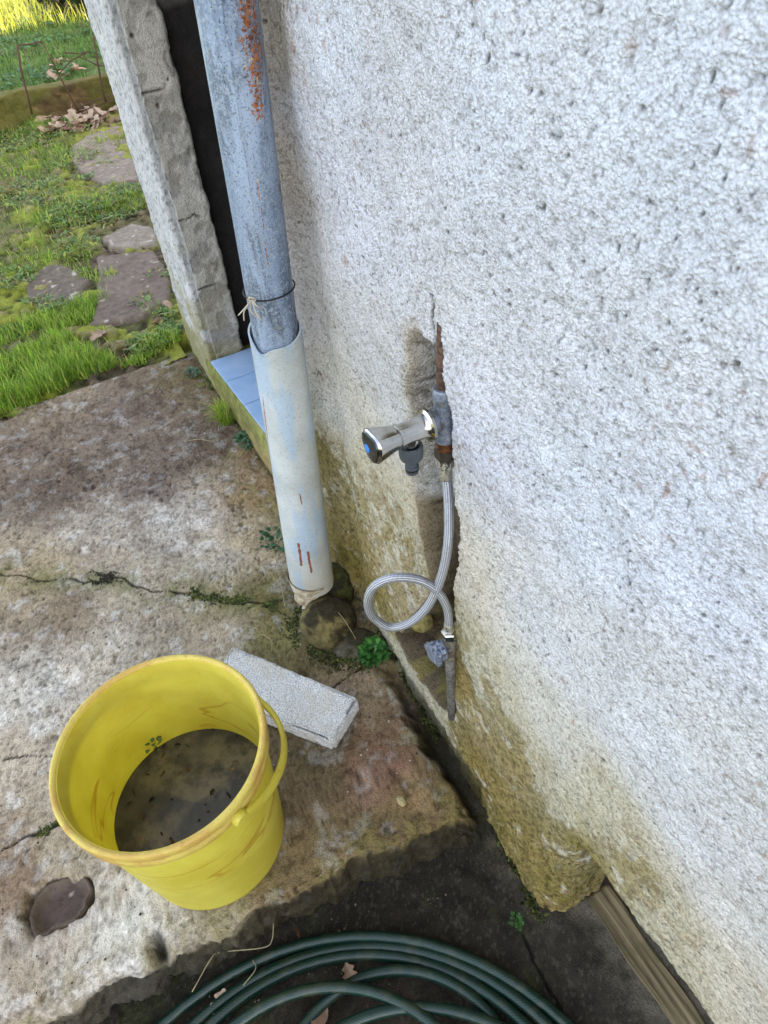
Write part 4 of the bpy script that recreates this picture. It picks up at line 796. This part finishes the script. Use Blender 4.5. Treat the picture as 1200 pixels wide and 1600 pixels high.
# ================================================================== TIMBER
n = N('weathered timber'); mp = n.map((120, 3, 120)); f = n.noise(1.0, 5, .65, .6, mp); c = n.mix(n.ramp(f, (.35, .65)), lin((160, 142, 108)), lin((92, 80, 58))); c = n.mix(n.ramp(n.noise(20, 3), (.5, .65, 0, .5)), c, lin((106, 104, 66)))
n.bump(f, .9, .002); M_WOOD = n.fin(c, .85, spec=.2)
V = hgrid(np.linspace(0, 1, 14), np.arange(-.60, .205, .01)); 
def plank(x0, x1, y0, y1, z0, z1):
    bm = bmesh.new(); bmesh.ops.create_cube(bm, size=1)
    for v in bm.verts: v.co = ((x0 + x1) / 2 + v.co.x * (x1 - x0), (y0 + y1) / 2 + v.co.y * (y1 - y0), (z0 + z1) / 2 + v.co.z * (z1 - z0))
    bmesh.ops.bevel(bm, geom=bm.edges[:], offset=.003, segments=2, affect='EDGES'); bmesh.ops.bisect_plane
    for y in np.arange(y0 + .02, y1, .02): bmesh.ops.bisect_plane(bm, geom=bm.verts[:] + bm.edges[:] + bm.faces[:], plane_co=(0, y, 0), plane_no=(0, 1, 0))
    for v in bm.verts: v.co += Vector((.004 * math.sin(v.co.y * 9) + .002 * math.sin(v.co.y * 41), 0, .002 * math.sin(v.co.y * 23 + v.co.x * 50)))
    me = bpy.data.meshes.new('plank'); bm.to_mesh(me); bm.free(); return me
o = link('timber_board', plank(.380, .424, -.60, .212, -.12, -.085), M_WOOD); tag(o, 'weathered wooden board lying under the broken lower edge of the plaster', 'board')

# ================================================================== PLANTS, LEAVES, STALKS
def blades(base, az, H, Wd, lean, prof=(1, .85, .6, .08), curl=1.0, fold=0.):
    base = np.asarray(base, float); n_ = len(base); K = len(prof); V = np.empty((n_, K, 2, 3)); d = np.stack([np.cos(az), np.sin(az), az * 0], 1); sd_ = np.stack([-np.sin(az), np.cos(az), az * 0], 1)
    for k, w in enumerate(prof):
        t = k / (K - 1); th = lean * (.35 + .65 * t * curl); c = base + d * (np.sin(th) * H * t)[:, None] + np.array([0, 0, 1.]) * (np.cos(th) * H * t)[:, None]
        for j in (0, 1): V[:, k, j] = c + sd_ * ((j - .5) * Wd * w)[:, None] + np.array([0, 0, 1.]) * (fold * Wd * w * (.5 if j else 0))[:, None]
    i = np.arange(n_)[:, None] * (2 * K) + np.arange(K - 1)[None] * 2; i = i.ravel()
    return V.reshape(-1, 3), np.stack([i, i + 1, i + 3, i + 2], 1)
def foliage_mat(name, tr=.35, rough=.55):
    n = N(name); c = n.attr('Col'); n.fin(c, rough, spec=.3); t = n.n('ShaderNodeBsdfTranslucent'); n.l(c, t.inputs[0]); m = n.n('ShaderNodeMixShader'); m.inputs[0].default_value = tr
    n.l(n.b.outputs[0], m.inputs[1]); n.l(t.outputs[0], m.inputs[2]); n.l(m.outputs[0], n.out.inputs[0]); return n.m
M_LEAF = foliage_mat('green leaves'); M_DRY = foliage_mat('dry leaves', .2, .75)
def mixcol(n_, cols, K2, var=.35):
    cols = np.array([lin(c) for c in cols]); c = cols[RNG.integers(0, len(cols), n_)] * (1 - var + 2 * var * RNG.random(n_))[:, None]; return np.repeat(c, K2, 0)
def disc(cx, cy, r, n_, sq=1.):
    a = RNG.random(n_) * 2 * math.pi; q = np.sqrt(RNG.random(n_)) * r; return np.stack([cx + q * np.cos(a), cy + q * np.sin(a) * sq], 1)
def gardz(P): P3 = pad3(P); moss = sst(.5, .6, fbm(P3, 7, 4, 45, .6)); return -.012 + .04 * (fbm(P3, 3, 3, 46) - .5) + .022 * (fbm(P3, 30, 4, 44, .6) - .5) + .014 * moss
def plant(name, parts, label, cat, kind=None, group=None, mat=None):
    V = []; Fq = []; C_ = []; o = 0
    for v, f, c in parts: V.append(v); Fq.append(f + o); C_.append(c); o += len(v)
    me = npmesh(name, np.concatenate(V), np.concatenate(Fq), True, np.concatenate(C_)); ob = link(name, me, mat or M_LEAF); return tag(ob, label, cat, group, kind)
GR = [(138, 172, 48), (112, 150, 44), (160, 186, 66), (100, 134, 48), (176, 178, 90)]; HB = [(104, 132, 66), (88, 116, 58), (128, 150, 88), (150, 156, 70), (128, 112, 74)]
# grass of the garden path: clumps seen in the photograph, then a thin scatter
parts = []
def grassclump(x, y, r, n_, hh, sq=1., cols=GR, wd=.0026, lean=.7):
    c = G(x, y) if not isinstance(x, float) else np.array([x, y, 0]); P = disc(c[0], c[1], r, n_, sq); P = P[P[:, 1] > slab_far - .004]; m = len(P); z = gardz(P)
    v, f = blades(np.c_[P, z - .004], RNG.random(m) * 6.283, hh * (.5 + .8 * RNG.random(m)), wd * (.6 + .8 * RNG.random(m)), lean * (.2 + RNG.random(m))); parts.append((v, f, mixcol(m, cols, 8)))
for a in [(10,640,.10,900,.05,.5),(50,610,.12,1500,.055,.5),(100,575,.12,1700,.058,.7),(140,575,.09,900,.05,.5),(10,590,.10,700,.05,.6),(70,545,.10,900,.05,.6),(110,500,.09,700,.055,.8),(150,470,.06,400,.05,.9),(60,500,.07,250,.04,.8),
          (30,560,.08,500,.05,.7),(250,540,.07,400,.05,.5),(20,520,.08,350,.04,.8),(130,475,.05,300,.05,.9),(215,560,.06,260,.04,.4)]:
    grassclump(*a)
for x, y, r, n_, hh in [(110,335,.18,700,.05),(200,320,.10,420,.05),(30,400,.2,500,.04),(60,250,.25,900,.05),(20,330,.25,500,.04),(110,400,.12,300,.035),(10,200,.3,700,.06),(30,180,.25,700,.07),(70,200,.2,300,.05),(130,430,.06,200,.035)]:
    grassclump(x, y, r, n_, hh, 1., GR + [(104, 118, 60)])
for k in range(150):
    x, y = RNG.uniform(-3.0, 1.9), RNG.uniform(2.15, 5.0); nn = int(RNG.integers(25, 90)); P = disc(x, y, RNG.uniform(.04, .13), nn)
    v, f = blades(np.c_[P, gardz(P) - .004], RNG.random(nn) * 6.283, RNG.uniform(.02, .05) * (.5 + RNG.random(nn)), .0028 + 0 * RNG.random(nn), .9 * (.2 + RNG.random(nn))); parts.append((v, f, mixcol(nn, GR, 8)))
plant('grass', parts, 'bright green grass clumps growing along the edge of the concrete and between flagstones', 'grass', 'stuff')
# low broad-leaved ground weeds
parts = []
def weedpatch(c, r, n_, hh, ws, cols=HB, zf=gardz, sq=1.):
    P = disc(c[0], c[1], r, n_, sq); z = zf(P) if zf else np.full(n_, c[2] if len(c) > 2 else 0.)
    v, f = blades(np.c_[P, z + hh * RNG.random(n_) * .6], RNG.random(n_) * 6.283, hh * (.5 + .6 * RNG.random(n_)), ws * (.6 + .7 * RNG.random(n_)), .9 + .6 * RNG.random(n_), prof=(.15, .8, 1, .7, .15), fold=.25); parts.append((v, f, mixcol(n_, cols, 10)))
for x, y, r, n_ in [(85,480,.05,120),(60,470,.05,60),(225,540,.05,200),(265,520,.05,160),(110,340,.12,500),(180,330,.12,350),(200,300,.08,200),(110,250,.15,300),(40,300,.2,500),(20,220,.25,600),(50,190,.3,900),(120,390,.1,160),(240,540,.05,160),(90,210,.2,300),(220,470,.05,100),(245,430,.05,90),(15,440,.12,200),(260,500,.04,120)]:
    weedpatch(G(x, y), r, n_, .028, .010)
for k in range(110): weedpatch((RNG.uniform(-3, 1.9), RNG.uniform(2.2, 5.05)), RNG.uniform(.05, .16), int(RNG.integers(30, 120)), .028, .010)
plant('ground_weeds', parts, 'low leafy green weeds creeping over the mossy garden soil', 'weeds', 'stuff')
# lawn
m = 46000; P = np.c_[RNG.uniform(-1.2, 3.2, m), 5.27 + 7.1 * RNG.random(m) ** 1.15]; keep = fbm(pad3(P), 2.2, 4, 55) > .40; P = P[keep]; m = len(P)
v, f = blades(np.c_[P, lawnz(P[:, 0], P[:, 1]) - .005], RNG.random(m) * 6.283, .055 * (.4 + RNG.random(m)), .0065 * (.6 + RNG.random(m)), .9 * (.3 + RNG.random(m)))
parts = [(v, f, mixcol(m, [(84, 118, 44), (96, 128, 50), (70, 104, 48), (110, 134, 60)], 8))]
m = 9000; P = np.c_[RNG.uniform(-1.2, 3.2, m), 5.27 + 4.2 * RNG.random(m)]; keep = fbm(pad3(P), 2.6, 3, 56) > .52; P = P[keep]; m = len(P)
v, f = blades(np.c_[P, lawnz(P[:, 0], P[:, 1]) + .02], RNG.random(m) * 6.283, .04 * (.5 + RNG.random(m)), .022 * (.5 + RNG.random(m)), 1.1 + .4 * RNG.random(m), prof=(.2, .9, 1, .2)); parts.append((v, f, mixcol(m, [(72, 108, 62), (88, 120, 70)], 8)))
m = 20000; P = np.c_[RNG.uniform(-1.5, 3.5, m), RNG.uniform(7.5, 12.2, m)]; v, f = blades(np.c_[P, lawnz(P[:, 0], P[:, 1])], RNG.random(m) * 6.283, .16 * (.3 + RNG.random(m)), .006 * (.6 + RNG.random(m)), .8 * (.2 + RNG.random(m))); parts.append((v, f, mixcol(m, [(242, 234, 96), (244, 234, 136), (222, 222, 78)], 8)))  # far blades pale yellow, the sun's glare put into their colour
plant('lawn_grass', parts, 'rough green lawn beyond the low stone kerb, sunlit and tinted with sun glare at its far end', 'grass', 'stuff')
# single plants
def tuft(x, y, n_, hh, r, label, cols=GR, wd=.002, lean=1.0, z=0., cat='grass tuft', group=None):
    c = G(x, y, z); P = disc(c[0], c[1], r, n_, 2.); v, f = blades(np.c_[P, P[:, 0] * 0 + z - .003], RNG.random(n_) * 6.283, hh * (.5 + .7 * RNG.random(n_)), wd * (.6 + .8 * RNG.random(n_)), lean * (.2 + RNG.random(n_)))
    return plant('grass_tuft', [(v, f, mixcol(n_, cols, 8))], label, cat, None, group)
tuft(352, 655, 420, .068, .020, 'long bright grass tuft in the crack below the blue tiled sill', GR + [(168, 160, 80)])
def herb(x, y, n_, hh, ws, r, label, cols, z=0., sq=1.4, name='small_weed', stems=10):
    c = G(x, y, z); P = disc(c[0], c[1], r, n_, sq); d = np.sqrt(((P - c[:2]) ** 2).sum(1)) / (r * 1.2); az = np.arctan2(P[:, 1] - c[1], P[:, 0] - c[0]) + RNG.normal(0, .6, n_)
    v, f = blades(np.c_[P, z + hh * (1 - .7 * d) * (.3 + .7 * RNG.random(n_))], az, ws * 1.25 * (.6 + .6 * RNG.random(n_)), ws * (.6 + .6 * RNG.random(n_)), .8 + .7 * RNG.random(n_), prof=(.2, .85, 1, .8, .2), fold=.25)
    v2, f2 = blades(np.c_[disc(c[0], c[1], r * .3, stems), np.full(stems, z)], RNG.random(stems) * 6.283, hh * (.6 + .5 * RNG.random(stems)), np.full(stems, .0014), .7 * RNG.random(stems))
    return plant(name, [(v, f, mixcol(n_, cols, 10, .25)), (v2, f2, mixcol(stems, cols, 8))], label, 'weed')
herb(384, 692, 150, .035, .010, .022, 'small blue green weed in the crack under the tiled sill beside the downpipe', [(84, 118, 84), (66, 100, 72), (100, 130, 96)])
herb(302, 585, 70, .022, .009, .018, 'tiny grey green weed at the foot of the pillar', [(100, 122, 96), (84, 108, 80)])
herb(432, 848, 34, .022, .013, .030, 'sparse dark green seedlings on the concrete left of the downpipe', [(62, 104, 70), (50, 92, 62)], stems=5)
herb(584, 1026, 150, .045, .0105, .024, 'bushy fresh green weed at the wall base below the looped hose', [(70, 122, 52), (56, 104, 46), (88, 140, 62)], sq=1.0)
herb(690, 1040, 20, .02, .006, .008, 'small green weed sprouting inside the wall hole below the valve handle', [(66, 110, 50)], z=.03)
herb(806, 1440, 26, .012, .006, .008, 'tiny weed in the dark paving near the wall base', [(70, 110, 50)], z=-.10)
q = np.array([BX, BY, 0]); w_ = _hit(236, 1170, 2, .155)
herbz = herb(240, 1165, 16, .012, .007, .010, 'green sprig stuck to the inside of the yellow bucket above the water', [(96, 120, 70), (110, 130, 80)], z=.150, name='floating_sprig', stems=4)
# dry stalks on the concrete
M_STRAW = simple('dry straw', lin((170, 156, 116)), .8, var=.3, sc=40)
def stalk(pts, z0, label, rad=.0007, amp=.004):
    P = [np.array(G(x, y, z0)) for x, y in pts]; P = [p + [0, 0, amp * abs(math.sin(i * 1.7))] for i, p in enumerate(P)]
    o = tube('dry_stalk', catmull(P, 6), rad, M_STRAW, None, 6); return tag(o, label, 'dry stalk')
stalk([(418,840),(432,880),(440,920),(446,950)], .012, 'thin dry stalk hanging on the concrete just left of the downpipe foot', .0006)
stalk([(380,985),(395,1000),(410,992),(425,1004),(424,1018)], .012, 'curled dry stalk on the concrete above the pale block', .0007)
stalk([(330,965),(345,985),(340,1005),(328,1010)], .012, 'curled dry stalk on the concrete behind the bucket rim', .0007)
stalk([(350,1010),(375,1003),(385,980),(405,985)], .012, 'looping dry stalk touching the far corner of the pale block', .0006)
stalk([(300,1550),(330,1500),(345,1488),(410,1482),(425,1470),(428,1440)], -.085, 'long bent straw lying above the hose coil below the step', .0009)
stalk([(380,1540),(400,1515),(395,1500)], -.09, 'short dry straw between the bent straw and the hose coil', .0008)
stalk([(500,935),(530,960),(548,985),(556,1000)], .055, 'dry stalk lying over the rounded stone below the downpipe', .0006)
stalk([(288,690),(310,688),(332,690)], .010, 'short straight dry stalk on the concrete by the sill crack', .0007)
# fallen leaves
def leafmesh(name, L, w, lobes, seed):
    rs = np.random.default_rng(seed); nu_, nv_ = 22, 7; V = []
    for i in range(nu_):
        t = i / (nu_ - 1); ww = w * math.sin(math.pi * min(t * .96 + .02, 1)) ** .7 * (1 + (.30 * math.sin(t * lobes * 2 * math.pi) if lobes else 0))
        for j in range(nv_):
            u = j / (nv_ - 1) * 2 - 1; V.append(((t - .5) * L, u * ww, .35 * abs(u) * ww + .10 * L * math.sin(t * 3 + seed) + .12 * ww * math.sin(5 * t + 3 * u + seed)))
    V = np.array(V); V[:, 2] -= V[:, 2].min(); V = np.concatenate([V, V - [0, 0, .0005]]); Fq = np.concatenate([gridfaces(nu_, nv_), gridfaces(nu_, nv_, nu_ * nv_)[:, ::-1]]); v, f, _ = tubedata([(-L * .5, 0, V[3][2]), (-L * .62, .001, V[3][2] + .003), (-L * .74, .003, V[3][2] + .004)], .0006, 6)
    return V, Fq, v, f
protos = []
for k, (L, w, lb, c) in enumerate([(.075, .022, 3, (168, 140, 118)), (.06, .020, 0, (150, 118, 94)), (.085, .026, 3, (186, 162, 138)), (.05, .018, 0, (126, 92, 70)), (.07, .025, 0, (178, 148, 120))]):
    V, Fq, v, f = leafmesh('fallen_leaf', L, w, lb, k + 1); Va = np.concatenate([V, v]); Fa = np.concatenate([Fq, f + len(V)]); n1 = fbm(Va, 90, 3, 150 + k); col = lin(c) * (.6 + .8 * n1)[:, None]
    me = npmesh('fallen_leaf', Va, Fa, True, col); me.materials.append(M_DRY); protos.append(me)
def leaf(me, loc, rot, s_, label, group=None):
    o = bpy.data.objects.new('fallen_leaf', me); COL.objects.link(o); o.location = tuple(loc); o.rotation_euler = rot; o.scale = (s_,) * 3; return tag(o, label, 'leaf', group)
for i in range(80):
    x = RNG.uniform(70, 182); y = RNG.uniform(186, 216) - (x - 70) * .14; p = G(x, y)
    if i > 62: p = np.array([RNG.uniform(.2, 2.2), RNG.uniform(4.5, 5.12), 0])
    p[2] = gardz(np.array([[p[0], p[1]]]))[0] + .012; leaf(protos[i % 5], p, (RNG.normal(0, .35), RNG.normal(0, .35), RNG.random() * 6.28), RNG.uniform(.8, 1.5), 'dry brown fallen leaf in the drift along the foot of the low stone kerb', 'fallen leaves by the kerb')
for i in range(22):
    x, y = RNG.uniform(70, 130), RNG.uniform(92, 122); p = G(x, y, .15); p[2] = lawnz(p[:1], p[1:2])[0] + .03
    leaf(protos[i % 5], p, (RNG.normal(0, .3), RNG.normal(0, .3), RNG.random() * 6.28), RNG.uniform(.6, 1.1), 'dry brown fallen leaf on the lawn beyond the kerb', 'fallen leaves on the lawn')
for x, y, k, r, s_, t in [(158,532,0,.5,.9,'curled pale brown leaf on the soil between the grass clump and the concrete'),(254,500,1,1.,.8,'small pinkish brown leaf on the moss right of the large flagstone'),(262,478,4,2.,.6,'smallest dry leaf close to the pillar base on the moss'),(248,508,3,.2,.8,'darker dry leaf lying right against the pinkish one'),(92,208,2,.3,1.6,'large pale tan leaf on the path below the kerb')]:
    p = G(x, y); p[2] = gardz(np.array([[p[0], p[1]]]))[0] + .012; leaf(protos[k], p, (.1, -.15, r), s_, t)
for x, y, k, r, s_, t in [(462,1458,3,1.8,.6,'dark brown leaf standing behind the hose coil below the step'),(345,1568,2,.9,.75,'pale lobed leaf between two strands of the hose coil on the left'),(545,1522,0,1.4,.7,'pinkish lobed leaf between strands in the middle of the hose coil'),(500,1590,1,.4,.9,'brown leaf under the inner hose strand at the bottom'),(462,1505,4,.3,.25,'tiny pale leaf tip beside the outer hose strand')]:
    p = G(x, y, -.10); leaf(protos[k], p, (.2 if k != 3 else 1.2, -.15, r), s_ * .62, t)
p = G(980, 1440, -.06); leaf(protos[3], (.455, .15, -.085), (.2, .3, 1.), .8, 'dark dead leaf on the wooden board in the gap under the plaster')
p = G(1060, 1520, -.06); leaf(protos[1], (.45, .05, -.075), (.5, .8, 1.5), .8, 'rusty brown leaf behind the wooden board under the plaster edge')
for x, y, k in ((846, 470, 3), (1142, 548, 3), (988, 133, 0)):
    pass
# ================================================================== FLAGSTONES
def flag(poly, z, label, c1, c2, seed, name='flagstone', grp='flagstones of the garden path', st_=.007):
    P = np.array([G(*p)[:2] for p in poly]); c = P.mean(0); lo_, hi_ = P.min(0) - .02, P.max(0) + .02; us = np.arange(lo_[0], hi_[0], st_); vs = np.arange(lo_[1], hi_[1], st_); Q = hgrid(us, vs); Q3 = pad3(Q)
    wq = Q + .03 * (np.stack([fbm(Q3, 18, 3, seed), fbm(Q3, 18, 3, seed + 1)], 1) - .5); d = polyd(wq, P); z = z + .008; h_ = z * (1 - sst(-.014, .004, d)) - .03 * sst(-.002, .006, d) + .005 * (fbm(Q3, 20, 4, seed + 2) - .5)
    n1 = fbm(Q3, 12, 4, seed + 3, .6); col = lin(c1) * (1 - n1)[:, None] + lin(c2) * n1[:, None]; col *= (.6 + .8 * fbm(Q3, 60, 3, seed + 4))[:, None]
    sp = sst(.90, .95, vn(Q3, 42, seed + 5)) ; col = col * (1 - .7 * sp[:, None]) + .7 * sp[:, None] * lin((196, 186, 174)); ed = np.exp(-(d / .012) ** 2) * .5; col = col * (1 - ed[:, None]) + ed[:, None] * lin((120, 108, 92))
    Fq = gridfaces(len(us), len(vs)); Fq = Fq[(d[Fq] < .012).all(1)]; used = np.unique(Fq); mp_ = np.zeros(len(Q), int); mp_[used] = np.arange(len(used))
    o = link(name, npmesh(name, np.c_[Q - c, h_][used], mp_[Fq], True, col[used], cav=d[used] * 0), M_STONE2); o.location = (c[0], c[1], .0); return tag(o, label, 'flagstone' if grp else 'stone', grp)
M_STONE2 = surf_mat('worn flagstone', fine=260, dark=.4, bump=.6, bd=.0015, big=20, hue=.2)
flag([(112,228),(150,205),(190,195),(225,225),(240,280),(160,290),(128,272),(112,250)], -.002, 'pinkish grey flagstone farthest along the path, just below the leaf drift', (124, 108, 94), (146, 132, 116), 200)
flag([(38,438),(85,412),(122,424),(140,440),(120,470),(75,482),(45,472)], -.002, 'dark flagstone on the left with one pale round lichen spot', (96, 84, 74), (118, 106, 92), 210)
flag([(152,402),(200,396),(240,392),(262,430),(266,470),(215,498),(138,515),(150,480),(152,450)], -.001, 'largest dark flagstone in front, with two pale lichen spots', (98, 84, 74), (124, 110, 98), 220)
flag([(160,372),(205,350),(240,356),(250,384),(200,390),(168,390)], -.002, 'small cracked flagstone just beyond the largest dark one', (128, 116, 102), (146, 134, 118), 230)
# ================================================================== KERB, FENCE, BUSHES
V = hgrid(np.arange(-9, 9, .025), np.linspace(0, 1, 44)); x_, q_ = V.T; P3 = np.c_[x_, q_ * .4, q_ * 0]; n1 = fbm(P3, 4, 4, 240); n2 = fbm(P3, 26, 3, 241)
a = q_ * 4; y0 = np.where(a < 2, 5.18, np.where(a < 3, 5.18 + (a - 2) * .10, 5.28)); z0 = np.where(a < 2, -.05 + a / 2 * .22, np.where(a < 3, .17, .17 - (a - 3) * .12))
y0 = y0 + .05 * (n1 - .5) + .02 * (n2 - .5); z0 = z0 + .04 * (n1 - .5) * (a > 1) + .015 * (n2 - .5)
col = lin((98, 80, 52)) * (.1 + 1.8 * n2)[:, None] * (.4 + 1.2 * fbm(P3, 70, 3, 242))[:, None]; g_ = sst(.45, .6, n1)[:, None]; col = col * (1 - .55 * g_) + .55 * g_ * lin((104, 108, 44))
tag(link('kerb', npmesh('kerb', np.c_[x_, y0, z0], gridfaces(len(np.arange(-9, 9, .025)), 44)[:, ::-1], True, col, cav=x_ * 0), M_STONE), 'low mossy brown stone kerb between the path and the lawn', 'kerb')
fence = empty('wire_fence', tuple(YP(27, 70, 5.1) * [1, 1, 0]), 'thin rusty wire fence frame leaning against the low kerb', 'wire fence')
M_RW = simple('rusty wire', lin((96, 66, 48)), .8, .2, var=.4)
fy = 5.10
def fw(name, pts, r): return tube(name, [YP(x, y, fy + (i % 2) * .004) for i, (x, y) in enumerate(pts)], r, M_RW, fence, 8)
fw('post', [(27,70),(33,110),(42,145),(50,178)], .006); fw('post', [(146,55),(152,95),(160,140),(166,160)], .006); fw('post', [(92,116),(102,136),(115,160),(122,172)], .005)
for pp in ([(27,71),(45,69),(66,65)], [(100,82),(125,84),(140,80)], [(122,88),(136,94),(153,102),(170,104)], [(72,184),(95,180),(140,160),(178,148)], [(92,187),(120,176),(150,165),(180,156)], [(66,66),(80,92),(92,116)], [(92,116),(110,95),(140,80)]): fw('wire', pp, .0035)
def bush(c, rad, nleaf, cols, label, seed, ls=.05, tw=26):
    rs = np.random.default_rng(seed); root = empty('bush', c, label, 'bush', 'shrubs at the end of the lawn'); rad = np.array(rad)
    K = 34; cc = rs.normal(size=(K, 3)); cc /= np.linalg.norm(cc, axis=1)[:, None]; cc = cc * rad * (.35 + .6 * rs.random((K, 1))); cc[:, 2] = np.abs(cc[:, 2]) * 1.0 + rad[2] * .15
    P = cc[rs.integers(0, K, nleaf)] + rs.normal(size=(nleaf, 3)) * rad * .16; P[:, 2] = np.maximum(P[:, 2], .02); P += np.array(c)
    v, f = blades(P, rs.random(nleaf) * 6.283, ls * (.5 + rs.random(nleaf)), ls * .5 * (.5 + rs.random(nleaf)), rs.random(nleaf) * 2.6, prof=(.2, .9, 1, .2), fold=.2)
    cl = np.array([lin(q) for q in cols]); k = cl[rs.integers(0, len(cl), nleaf)] * (.6 + .8 * rs.random(nleaf))[:, None]
    link('foliage', npmesh('foliage', v, f, True, np.repeat(k, 8, 0)), M_LEAF, root)
    ds = []
    for i in range(tw):
        e_ = np.array(c) + cc[i % K]; s_ = np.array(c) + rs.normal(size=3) * [.06, .06, 0]; m_ = (e_ + s_) / 2 + rs.normal(size=3) * .08; ds.append(tubedata(catmull([s_, m_, e_], 5), np.linspace(.014, .004, 11), 6))
    V_, F_, _ = merge(ds); link('stems', meshof('stems', V_, F_), simple('bush bark', lin((84, 66, 52)), .9, var=.3), root)
DG = [(60, 78, 44), (48, 62, 40), (74, 84, 50), (86, 70, 52)]
bush((1.20, 7.95, .13), (.40, .32, .5), 12000, DG, 'dark green bush just left of the pillar at the end of the lawn', 1)
bush((.47, 9.55, .2), (.35, .3, .5), 9000, [(110, 84, 50), (84, 70, 44), (60, 66, 40)], 'brownish bush in the top left corner behind the sunlit grass', 2)
bush((2.9, 10.2, .2), (1.0, .8, 1.2), 12000, DG, 'tall dark shrub hidden mostly by the house corner, behind the lawn', 3)
bush((-1.2, 12.2, .28), (1.3, .8, 1.2), 12000, DG + [(110, 104, 56)], 'wide shrub left of the brownish bush beyond the lawn', 4)

flag([(38,1432),(48,1405),(70,1385),(95,1371),(128,1374),(141,1392),(128,1415),(112,1432),(80,1440),(68,1452),(48,1458)], -.030, 'flat purplish stone set into the patio concrete left of the bucket', (104, 88, 84), (78, 66, 60), 260, 'embedded_stone', None, .003)
# moss along the wall foot, the long crack and the shaded edge; grit on the patio
parts = []
def mossline(pts, n_, spread, z, cols, hh=.006, ws=.0035):
    L = np.array(pts); seg = np.linalg.norm(np.diff(L, axis=0), axis=1); k = RNG.choice(len(seg), n_, p=seg / seg.sum()); P = L[k] + (L[k + 1] - L[k]) * RNG.random((n_, 1)) + RNG.normal(0, spread, (n_, 2))
    keep = fbm(pad3(P), 28, 3, 270) > .47; P = P[keep]; m = len(P); zz = z if not callable(z) else z(P)
    v, f = blades(np.c_[P, np.zeros(m) + zz - .001], RNG.random(m) * 6.283, hh * (.4 + RNG.random(m)), ws * (.5 + RNG.random(m)), .5 + .9 * RNG.random(m), prof=(.5, 1, .2)); parts.append((v, f, mixcol(m, cols, 6, .45)))
MG = [(70, 84, 34), (88, 98, 40), (54, 66, 30), (110, 112, 50)]; MD = [(48, 54, 28), (62, 70, 32), (58, 50, 34)]
gp = lambda L, z=0: [G(x, y, z)[:2] for x, y in L]
mossline(gp([(520,868),(548,905),(585,950),(610,1010),(650,1070),(690,1135)]), 5200, .006, slabz, MD + MG)
mossline(gp([(522,862),(540,890),(556,915)]), 1600, .010, slabz, MG, .009, .004)
mossline(gp([(455,935),(470,1000),(520,1030),(590,1040)]), 1800, .012, slabz, MD + MG)
mossline(gp([(300,925),(350,940),(420,943),(450,950)]), 1500, .009, slabz, MG)
mossline(gp([(145,903),(185,902)]), 500, .010, slabz, [(60, 54, 38), (50, 52, 34)])
mossline(gp([(60,1306),(95,1288)]), 260, .005, slabz, MG)
mossline(gp([(700,1140),(730,1210),(790,1300),(850,1420)], -.08), 4200, .008, -.095, MD + MG, .008)
mossline(gp([(320,590),(380,672),(432,748)]), 1500, .005, slabz, MG, .007)
mossline(gp([(225,1490),(262,1470)], 0), 300, .006, slabz, MG)
plant('moss', parts, 'low dark green moss along the wall foot and in the cracks of the concrete', 'moss', 'stuff')
def gritfield(n_, box_, zf, r0, r1, cols):
    P = np.c_[RNG.uniform(box_[0], box_[1], n_), RNG.uniform(box_[2], box_[3], n_)]; P = P[fbm(pad3(P), 9, 3, 275) > .48]; n_ = len(P); z = zf(P)
    r = r0 + (r1 - r0) * RNG.random(n_) ** 4; o8 = np.array([(1, 0, 0), (0, 1, 0), (-1, 0, 0), (0, -1, 0), (0, 0, 1), (0, 0, -1)], float); tri8 = np.array([(0, 1, 4, 4), (1, 2, 4, 4), (2, 3, 4, 4), (3, 0, 4, 4), (1, 0, 5, 5), (2, 1, 5, 5), (3, 2, 5, 5), (0, 3, 5, 5)])
    V = np.c_[P, z + r * .3][:, None] + o8[None] * (r[:, None] * RNG.uniform(.6, 1.2, (n_, 6)))[:, :, None] * [1, 1, .7]; c_ = np.array([lin(c) for c in cols])[RNG.integers(0, len(cols), n_)]
    return V.reshape(-1, 3), (np.arange(n_)[:, None, None] * 6 + tri8[None, :, :]).reshape(-1, 4), np.repeat(c_, 6, 0)
a_1 = gritfield(5200, (-.6, .27, .48, 2.05), slabz, .0006, .0030, [(170, 160, 142), (120, 104, 84), (86, 74, 58), (196, 190, 178), (60, 54, 42)])
a_2 = gritfield(3600, (-.45, .36, .0, .40), lambda P: np.full(len(P), -.108), .0006, .0032, [(96, 88, 72), (60, 50, 38), (130, 120, 100), (74, 54, 38)])
V = np.concatenate([a_1[0], a_2[0]]); Fq = np.concatenate([a_1[1], a_2[1] + len(a_1[0])])[:, :3]
tag(link('grit', npmesh('grit', V, Fq, False, np.concatenate([a_1[2], a_2[2]]), cav=V[:, 0] * 0), M_STONE), 'loose grit and crumbs scattered on the concrete', 'grit', kind='stuff')

parts = []; P = disc(BX + .01, BY + .02, rw * .93, 46); m = len(P)
v, f = blades(np.c_[P, np.full(m, .1325)], RNG.random(m) * 6.283, .010 * (.4 + RNG.random(m)), .0035 * (.4 + RNG.random(m)), np.full(m, 1.55), prof=(.2, .9, 1, .2)); parts.append((v, f, mixcol(m, [(96, 74, 44), (58, 46, 30), (130, 104, 60), (40, 34, 26)], 8)))
plant('floating_debris', parts, 'brown bits of leaf floating on the rainwater in the bucket', 'debris', 'stuff', mat=M_DRY)
